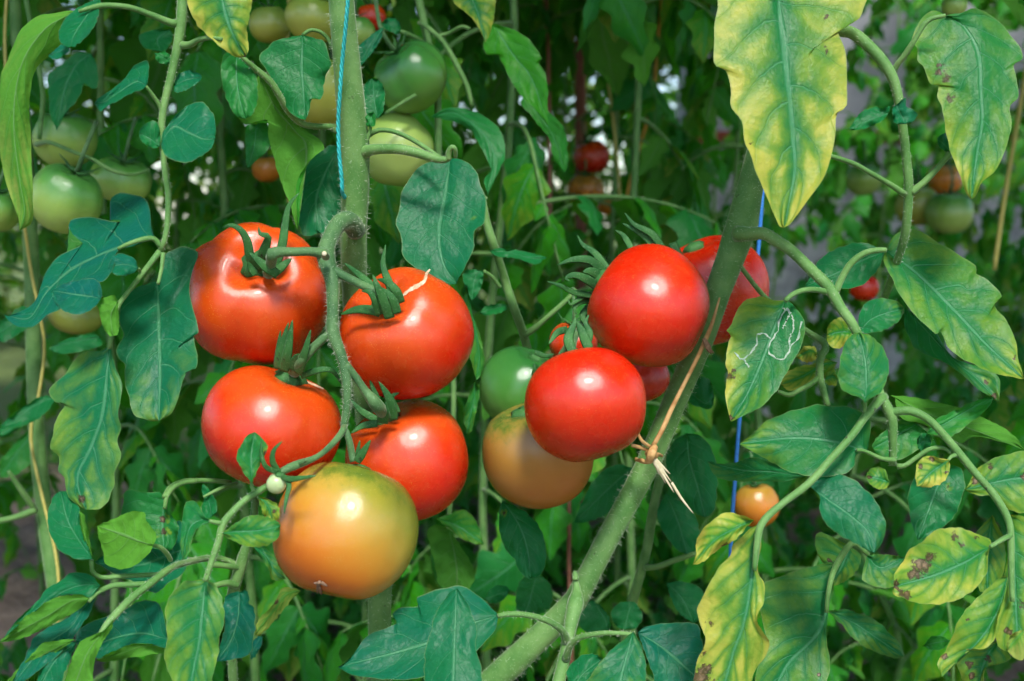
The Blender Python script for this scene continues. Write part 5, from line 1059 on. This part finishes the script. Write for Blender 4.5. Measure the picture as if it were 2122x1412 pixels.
# ================================================================== strings, ties, stakes
def string(name, label, z, pts, D, rpx, material, n=40, twist=False, cat='string', group=None):
    P, Rr = path3(z, pts, D, rpx, n * (4 if twist else 1))
    if not twist: geo = tube_geo(P, Rr, 7)
    else:
        gs = []
        for k in range(3):
            Q = []
            for i, p in enumerate(P):
                an = i * 0.62 + k * 2 * math.pi / 3
                t = (P[min(i + 1, len(P) - 1)] - P[max(i - 1, 0)]).normalized(); b = t.cross(FWD).normalized(); c = b.cross(t)
                Q.append(p + (b * math.cos(an) + c * math.sin(an)) * Rr[i] * 0.52)
            gs.append(tube_geo(Q, [r * 0.58 for r in Rr], 6))
        geo = join(gs)
    return tag(link(name, *geo, M[material]), label, cat, group)
string('twine', 'turquoise twisted twine running down along the thick hairy stem', 'P', [(728, -400), (724, -60), (721, 0), (716, 60), (709, 130), (704, 200), (701, 260), (703, 320), (708, 370), (710, 400), (722, 420)], [.69, .703, .706, .713, .722, .728, .735, .739, .743, .748, .775], 4.2, 'twine', 50, True, 'twine')
string('string', 'blue string hanging beside the diagonal stem and the fork of the right leaf', 'P', [(1610, -300), (1590, 200), (1580, 400), (1568, 560), (1560, 640), (1540, 800), (1530, 900), (1522, 1010), (1515, 1120), (1505, 1420)], .90, 4.2, 'bluestring', 50)
string('string', 'yellow string beside the thick stem at the green tomatoes', 'P', [(40, -200), (10, 100), (55, 500), (80, 640), (92, 720), (80, 820), (66, 870), (66, 930), (90, 1040), (112, 1130), (122, 1210), (120, 1300)], 1.055, 3.4, 'yellowstring', 50)
string('string', 'yellow string behind the deep green lobed tomato', 'P', [(595, -200), (600, 30), (590, 120), (600, 420)], 1.12, 5, 'yellowstring', 24)
string('string', 'pink string between the far shaded stems', 'P', [(1128, -300), (1132, 0), (1136, 90), (1138, 240), (1140, 500)], 1.7, 4, 'pinkstring', 24)
string('string', 'yellow string along the tallest far shaded stem', 'P', [(1270, -300), (1265, 60), (1260, 160), (1270, 240), (1284, 400), (1290, 600)], 1.62, 3.2, 'yellowstring', 24)
string('string', 'orange string slanting across the far shaded row', 'P', [(1400, -300), (1366, 60), (1352, 200), (1330, 290), (1310, 360), (1296, 440), (1285, 700)], 1.72, 3.4, 'orangestring', 24)
string('string', 'pale yellow string slanting before the grey wall', 'P', [(2140, 60), (2122, 170), (2100, 300), (2080, 420), (2060, 560)], 1.6, 4.5, 'yellowstring', 24)
def stake(label, px, D, rpx, top=-300):
    a = at(px, top, D); b = Vector((a.x + .01, a.y, -.1))
    r = rpx * D / FPX; n = 14; V, F = [], []
    P = [a.lerp(b, i / n) + Vector((.004 * noise.noise(Vector((i * .5, px, 0))), 0, 0)) for i in range(n + 1)]
    return tag(link('wooden_stake', *tube_geo(P, [r] * (n + 1), 6, wob=.12), M['wood'], smooth=False), label, 'stake')
stake('reddish wooden stake standing among the far shaded stems', 1203, 2.1, 12)
stake('thin red stake low behind the brownish orange tomato', 1178, 1.25, 4.5, 900)
# raffia tie
rt = thing('raffia_tie', 'straw-coloured raffia tied in a knot round the diagonal stem', 'tie', at(1345, 960, .74))
def strand(name, z, pts, D, wpx, m='raffia', flat=.35, n=24):
    P, Rr = path3(z, pts, D, wpx, n); return link(name, *tube_geo(P, Rr, 7, flat, wob=.25, seed=pts[0][0] * .01), M[m], rt)
strand('long_strand', 'Z7', [(1500, 500), (1460, 640), (1420, 740), (1380, 830), (1300, 990), (1220, 1150), (1160, 1280), (1110, 1370)], [.742, .742, .742, .742, .742, .741, .740, .738], [2, 4, 5, 4.5, 4.5, 5, 5, 5])
strand('loop', 'B4', [(860, 180), (885, 225), (930, 260), (935, 280)], [.728, .728, .735, .738], [3, 4, 4, 4])
strand('loop', 'B4', [(830, 245), (870, 255), (915, 270), (935, 285)], [.725, .730, .735, .738], [3.5, 4, 4, 4])
strand('loop', 'B4', [(850, 320), (880, 318), (910, 330), (930, 310)], [.745, .738, .735, .735], [3, 4, 4, 4])
strand('loop', 'B4', [(850, 312), (890, 328), (925, 325)], [.748, .738, .735], [4, 4, 4])
strand('loop', 'B4', [(930, 300), (960, 290), (985, 300)], [.735, .736, .752], [4, 4, 3])
strand('knot', 'B4', [(915, 330), (925, 300), (935, 275), (950, 250)], [.733, .730, .730, .734], [7, 9, 9, 6], flat=.7)
strand('knot', 'B4', [(905, 285), (930, 290), (955, 300)], [.735, .729, .735], [6, 8, 6], flat=.7)
for k, (dx, dy, ln) in enumerate([(0, 0, 1), (14, -6, .8), (-8, 10, .75), (22, 6, .7), (6, 14, 1.0), (-14, 4, .5), (30, -14, .62)]):
    e = (925 + 110 * ln + dx, 300 + 165 * ln + dy)
    strand('frayed_end', 'B4', [(935, 300), (960 + dx * .4, 345 + dy * .4), e], [.734, .735, .738], [4.5, 4, .8], 'raffia_pale', .4, 12)
strand('frayed_end', 'B4', [(1030, 430), (1080, 510), (1137, 582)], [.738, .738, .738], [3, 2.6, .8], 'raffia_pale', .4, 12)
# dried scrap caught on the diagonal stem
sc_ = thing('dried_flower', 'shrivelled brown flower remnant caught between tomato and diagonal stem', 'dried flower', at(1466, 715, .735))
for pts in ([(1400, 740), (1425, 780), (1465, 825)], [(1410, 735), (1440, 790), (1450, 830)], [(1405, 760), (1430, 800), (1440, 822)]):
    P, Rr = path3('Z7', pts, .738, [2, 4, 1.5], 10); link('petal', *tube_geo(P, Rr, 6, .5, wob=.4), M['dry'], sc_)

# ================================================================== rows behind: built leaf by leaf from a few shared blades
def bg_leaflet_mesh(seed, L=0.085, Wd=0.040, lob=0.22, droop=0.25, yel=0.0, tone=0.4, rows=18, cols=4):
    r = random.Random(seed); V, UVs, DT, F = [], [], [], []
    ncol = 2 * cols + 1
    for i in range(rows + 1):
        v = i / rows
        w_ = Wd * (math.sin(math.pi * min(1, v ** 0.72)) ** 0.85 if 0 < v < 1 else 0.0)
        for j in range(ncol):
            s = (j - cols) / cols
            ww = w_ * (1 + lob * math.sin(v * 17 + seed * 2 + (1.5 if s < 0 else 0)) * (abs(s) > .5))
            x = s * ww
            y = L * v - abs(s) * ww * .15
            zz = -droop * L * v * v - abs(s) ** 1.5 * ww * r.uniform(.18, .26) + .05 * L * noise.noise(Vector((v * 4, s * 2, seed * 7.3))) + quilt(s, v, s, .0012)
            V.append((x, y, zz)); UVs.append(((s + 1) / 2, v)); DT.append((yel * (.5 + .5 * v), 0, tone))
    for i in range(rows):
        for j in range(ncol - 1):
            a = i * ncol + j; F.append((a, a + 1, a + ncol + 1, a + ncol))
    me = bpy.data.meshes.new('leaflet'); me.from_pydata(V, [], F)
    me.polygons.foreach_set('use_smooth', [True] * len(me.polygons))
    ul = me.uv_layers.new(name='UVMap'); ul.data.foreach_set('uv', [c for l in me.loops for c in UVs[l.vertex_index]])
    ca = me.color_attributes.new('leafdata', 'FLOAT_COLOR', 'POINT'); ca.data.foreach_set('color', [c for d in DT for c in (*d, 1)])
    me.materials.append(M['leaf']); me.update(); return me
BL = [bg_leaflet_mesh(s, L, W_, lb, dr, ye, to) for s, L, W_, lb, dr, ye, to in
      [(1, .100, .028, .22, .35, 0, .75), (2, .085, .027, .28, .55, 0, .9), (3, .110, .030, .30, .75, 0, .55), (4, .075, .025, .15, .25, 0, .8),
       (5, .095, .027, .25, .9, .0, .7), (6, .105, .032, .30, .5, .0, .5), (7, .085, .026, .22, .45, .35, .9), (8, .070, .026, .12, .30, 0, 1.0)]]
class LeafProto: pass
def leaf_proto(seed):
    r = random.Random(seed); p = LeafProto()
    L = r.uniform(.22, .32); pts = []
    rise, droop = r.uniform(.1, .5), r.uniform(.6, 1.5)
    for i in range(13):
        t = i / 12
        pts.append(Vector((.03 * math.sin(t * 3 + seed) * t, L * (t - .25 * t * t * droop * .5), L * (rise * t - droop * .62 * t * t))))
    V, F = tube_geo(pts, [.0034 * (1 - .65 * i / 12) for i in range(13)], 6, ref=Vector((1, 0, .2)))
    me = bpy.data.meshes.new('leaf'); me.from_pydata([tuple(v) for v in V], [], F)
    me.polygons.foreach_set('use_smooth', [True] * len(me.polygons)); me.materials.append(M['stem']); me.update()
    p.mesh = me; p.parts = []; p.tip = pts[-1]; p.mid = pts[7]
    def place(t, ang, sc, dr):
        k = min(11, int(t * 12)); o = pts[k].lerp(pts[k + 1], t * 12 - k); tan = (pts[k + 1] - pts[k]).normalized()
        sidev = tan.cross(Vector((0, 0, 1))).normalized()
        y = (tan * math.cos(ang) + sidev * math.sin(ang) + Vector((0, 0, -dr))).normalized()
        zz = (Vector((0, 0, 1)) + tan * .3 + Vector((r.gauss(0, .3), r.gauss(0, .3), 0))); zz = (zz - y * zz.dot(y)).normalized()
        x = y.cross(zz).normalized()
        mx = Matrix((( x.x, y.x, zz.x, o.x), (x.y, y.y, zz.y, o.y), (x.z, y.z, zz.z, o.z), (0, 0, 0, 1))) @ Matrix.Diagonal((sc, sc, sc, 1))
        p.parts.append((r.randrange(len(BL)), mx))
    place(.985, 0, r.uniform(1.0, 1.25), r.uniform(.2, .8))
    for t, sc in ((.38, .7), (.58, .95), (.78, 1.0)):
        for sg in (-1, 1):
            place(t + r.uniform(-.05, .05), sg * r.uniform(.8, 1.25), sc * r.uniform(.8, 1.15), r.uniform(.2, 1.0))
    for _ in range(2): place(r.uniform(.3, .85), r.choice((-1, 1)) * r.uniform(.8, 1.4), r.uniform(.28, .4), .4)
    return p
LP = [leaf_proto(100 + k) for k in range(9)]
# windows that stay clear of nearer random leaves: x0, y0, x1, y1, up to this distance
CLEAR = [(-60, 210, 330, 500, 1.12), (540, -60, 930, 420, 1.12), (1150, 270, 1300, 460, 2.05), (1740, 40, 2122, 560, 2.25), (1500, 980, 1650, 1110, 1.25), (0, 480, 140, 1300, 1.10),
         (1560, 300, 1760, 560, 1.7), (0, 1180, 240, 1412, 1.6), (1560, 560, 1760, 720, 2.6), (0, 480, 60, 640, 1.9), (0, 690, 130, 1000, 1.6)]
def blocked(p, near):
    x, y, D = proj(p)
    if D < near: return True
    for x0, y0, x1, y1, dm in CLEAR:
        if x0 < x < x1 and y0 < y < y1 and D < dm: return True
    return False
NL = [0]
def bg_plant(px, D, label, group, seed, h=1.9, nl=22, zlo=.12, size=1.0, near=.93):
    r = random.Random(seed)
    b = at(px, 706, D); bx, by = b.x, b.y
    t = thing('tomato_plant', label, 'tomato plant', (bx, by, 0), group)
    pts = []
    for i in range(17):
        s = i / 16
        pts.append(Vector((bx + .05 * noise.noise(Vector((s * 3, seed, 0))), by + .05 * noise.noise(Vector((s * 3, 0, seed))), s * h - .02)))
    link('stem', *tube_geo(pts, [.0062 * size * (1.1 - .6 * i / 16) for i in range(17)], 8, wob=.1), M['stem'], t)
    az = r.uniform(0, 6.28)
    for k in range(nl):
        zf = zlo + (h - zlo) * (k + r.uniform(-.3, .3)) / nl
        s = max(0, min(.999, zf / h)); i = int(s * 16); o = pts[i].lerp(pts[i + 1], s * 16 - i)
        az += 2.4 + r.uniform(-.5, .5)
        P = LP[r.randrange(len(LP))]
        sc = size * r.uniform(.75, 1.15)
        mw = Matrix.Translation(o) @ Matrix.Rotation(az, 4, 'Z') @ Matrix.Rotation(r.uniform(-.35, .15), 4, 'X') @ Matrix.Scale(sc, 4)
        if blocked(mw @ P.tip, near) or blocked(mw @ P.mid, near): continue
        lf = bpy.data.objects.new('leaf', P.mesh); C.objects.link(lf); lf.parent = t
        lf.matrix_basis = Matrix.Translation(-t.location) @ mw
        for vi, mx in P.parts:
            if blocked(mw @ (mx @ Vector((0, .08, -.03))), near): continue
            ob = bpy.data.objects.new('leaflet', BL[vi]); C.objects.link(ob); ob.parent = lf; ob.matrix_basis = mx; NL[0] += 1
    return t
rows_behind = [
 ('leafy tomato plant of the near back row, {}', 'plants close behind the front plants', 2.05, .78, [
  (-160, 1.30, 32, 'just beyond the long drooping curled leaf'), (230, 1.28, 26, 'behind the blue-green lobed leaves'), (480, 1.25, 26, 'behind the large ribbed tomato'),
  (700, 1.33, 26, 'behind the stem with turquoise twine'), (1010, 1.25, 24, 'between the two fruit trusses'), (1300, 1.35, 22, 'behind the diagonal stem'),
  (1560, 1.40, 14, 'behind the blue string'), (1820, 1.30, 14, 'low behind the fork of the yellowing leaf'), (2230, 1.30, 24, 'beyond the spotted yellow leaflets')]),
 ('slender tomato plant of the dim middle row, {}', 'plants of the dim row', 2.0, .68, [
  (60, 1.80, 26, 'behind the ribbed green tomatoes'), (360, 1.85, 28, 'behind the long thin leaf stalk'), (620, 1.75, 28, 'behind the dark heart-shaped leaflet'), (880, 1.85, 28, 'behind the deep green lobed tomato'),
  (1070, 1.75, 26, 'beside the pink string'), (1262, 1.68, 26, 'with a yellow string and small orange tomatoes'), (1390, 1.85, 28, 'beside the slanting orange string'), (1520, 1.75, 26, 'behind the huge yellowing leaflet')]),
 ('leafy tomato plant of the farthest row, {}', 'plants of the farthest row', 2.1, .75, [
  (-100, 2.5, 24, 'seen past the drooping curled leaf'), (200, 2.6, 24, 'seen past the ribbed green tomatoes'), (470, 2.5, 24, 'seen above the large ribbed tomato'), (760, 2.6, 24, 'seen past the pale yellowish tomatoes'),
  (980, 2.5, 28, 'seen above the cracked tomato leaf'), (1180, 2.6, 28, 'beside the reddish wooden stake'), (1330, 2.45, 28, 'under the dark olive tomato'), (1470, 2.6, 28, 'at the end of the grey wall')])]
sd_ = 10
for text, grp, hh, sz, spots_ in rows_behind:
    for px, D, nl, where in spots_:
        low = px == 1820
        bg_plant(px, D, text.format(where), grp, sd_, .62 if low else hh, int(nl * 1.6), size=sz); sd_ += 1
for px, D, nl, h, where in [(1610, 2.7, 14, 1.1, 'beside the tip of the huge yellowing leaflet'), (1720, 3.0, 20, 1.35, 'behind the broad teal leaf'), (1830, 2.8, 20, 1.5, 'behind the smooth green leaf stalk'),
                            (1930, 3.1, 22, 1.6, 'among the olive and orange tomatoes'), (2020, 2.7, 22, 1.45, 'below the brown-spotted leaf'), (2110, 3.0, 22, 1.6, 'beside the pale slanting string'), (2200, 2.6, 16, 1.3, 'past the end of the pale slanting string')]:
    bg_plant(px, D, 'low thin-leaved tomato plant before the grey wall, ' + where, 'plants before the wall', sd_, h, int(nl * 2.0), size=.72); sd_ += 1

def canopy(t, x, y, z0, z1, n, seed, size=1.0):
    r = random.Random(seed); az = r.uniform(0, 6.28)
    for k in range(n):
        az += 2.4 + r.uniform(-.5, .5); P = LP[r.randrange(len(LP))]
        mw = Matrix.Translation((x, y, z0 + (z1 - z0) * (k + .5) / n)) @ Matrix.Rotation(az, 4, 'Z') @ Matrix.Rotation(r.uniform(-.2, .3), 4, 'X') @ Matrix.Scale(size * r.uniform(.85, 1.25), 4)
        pts = [mw @ P.tip, mw @ P.mid] + [mw @ (mx @ Vector((0, .08, -.03))) for _, mx in P.parts]
        if any(p.y < .70 or proj(p)[2] < .45 or (proj(p)[1] > -140 and proj(p)[2] < 1.15) for p in pts): continue
        lf = bpy.data.objects.new('leaf', P.mesh); C.objects.link(lf); lf.parent = t
        lf.matrix_basis = Matrix.Translation(-wloc(t)) @ mw
        for vi, mx in P.parts:
            ob = bpy.data.objects.new('leaflet', BL[vi]); C.objects.link(ob); ob.parent = lf; ob.matrix_basis = mx
TOPA = at(690, -420, .70); TOPB = at(1690, -420, .74)
canopy(plantA, TOPA.x, TOPA.y, 1.2, 2.0, 20, 901, 1.1); canopy(plantB, TOPB.x, TOPB.y, 1.2, 2.0, 20, 902, 1.1)
for k, t in enumerate([o for o in list(C.objects) if o.name.startswith('tomato_plant') and o.get('group') in ('plants close behind the front plants', 'plants of the dim row')]):
    if t['label'].startswith('leafy tomato plant of the near back row, low'): continue
    canopy(t, t.location.x, t.location.y, 1.25, 2.0, 9, 920 + k, 1.15)

# ================================================================== weeds, far shrubs
def scatter_leaves(name, label, cat, n, pos, size, seed, tone=(.3, .9), yel=0.0):
    r = random.Random(seed); V, F, UVs, DT = [], [], [], []
    for _ in range(n):
        c = pos(r); s = size * r.uniform(.5, 1.3)
        y = Vector((r.gauss(0, 1), r.gauss(0, 1), r.gauss(.25, .5))).normalized()
        x = y.cross(Vector((r.gauss(0, .4), r.gauss(0, .4), 1))).normalized(); zz = x.cross(y)
        o = len(V); tn = r.uniform(*tone); ye = yel * r.random()
        for (a, b, h, u, v) in ((0, 0, 0, .5, 0), (-.32, .35, .06, 0, .35), (.32, .35, .06, 1, .35), (0, .5, -.05, .5, .5), (-.2, .75, .02, .1, .75), (.2, .75, .02, .9, .75), (0, 1, -.12, .5, 1)):
            V.append(c + (x * a + y * b + zz * h) * s); UVs.append((u, v)); DT.append((ye, 0, tn))
        F += [(o, o + 1, o + 3), (o, o + 3, o + 2), (o + 1, o + 4, o + 3), (o + 2, o + 3, o + 5), (o + 3, o + 4, o + 6), (o + 3, o + 6, o + 5)]
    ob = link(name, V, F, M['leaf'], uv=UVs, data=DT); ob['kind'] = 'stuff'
    return tag(ob, label, cat)
def weedpos(r):
    while True:
        y = r.uniform(.95, 4.2); x = r.uniform(-1.0, 1.0) * (.35 + y * .62)
        k = noise.noise(Vector((x * 1.6, y * 1.6, 5)))
        if k < -.12 or (x < -.30 * y and k < .25): continue
        return Vector((x, y, abs(r.gauss(0, .05 + .07 * (x > .1))) + .01))
scatter_leaves('weeds', 'low green weeds covering the soil under the plants', 'weeds', 16000, weedpos, .036, 5, (.15, .7))
def hedgepos(r):
    x = r.uniform(-7, 7); y = r.uniform(7.0, 8.2)
    hh = 2.7 + .5 * noise.noise(Vector((x * .8, 0, 2))) + .25 * noise.noise(Vector((x * 2.5, 0, 9)))
    return Vector((x, y, r.uniform(0, 1) ** .8 * hh))
scatter_leaves('far_shrubs', 'sunlit bushes far behind the garden, blurred in the gaps', 'shrubs', 46000, hedgepos, .115, 6, (.6, 1.0), .5)

def vinepos(r):
    while True:
        x = r.uniform(-3.4, 3.4); y = r.uniform(.16, 5.6)
        if noise.noise(Vector((x * 1.5, y * 1.5, 3.3))) < .26 and not any(a < x < b and c < y < d for a, b, c, d in ((.75, 1.7, 1.6, 2.8), (-1.5, -.75, .25, .95), (-1.9, -1.0, 1.2, 2.0))): break  # gaps left in the added leaves so sun patches get through
    return Vector((x, y, 1.92 + .13 * y + .12 * noise.noise(Vector((x, y, 0))) + r.uniform(-.12, .12)))
scatter_leaves('overhead_vine', 'unseen layer of leaves added above the tomato rows to shade those behind', 'vine', 26000, vinepos, .13, 8, (.3, .8))  # no real plant: added out of view to darken the rows behind

# ================================================================== hairs on the front stalks (last: finest detail)
for o, P, Rr in HP:
    nm = o.name.split('.')[0]
    if nm in ('stem',): dens, ln = 3600, .0042
    elif nm in ('truss', 'fruit_stalk'): dens, ln = 4200, .0026
    else: dens, ln = 2500, .0018
    if o.parent is not None and o.parent.parent is not None: continue   # fourth level: none
    vis = [(p, r) for p, r in zip(P, Rr)]
    keep = [i for i, p in enumerate(P) if -60 < proj(p)[0] < PW + 60 and -60 < proj(p)[1] < PH + 60]
    if len(keep) < 3: continue
    a, b = keep[0], keep[-1]
    hairs(o, [(P[a:b + 1], Rr[a:b + 1])], dens, ln, seed=len(nm) * 7 + int(P[0].x * 1e4) % 999)
print('LEAFLETS', NL[0], 'OBJECTS', len(bpy.data.objects))
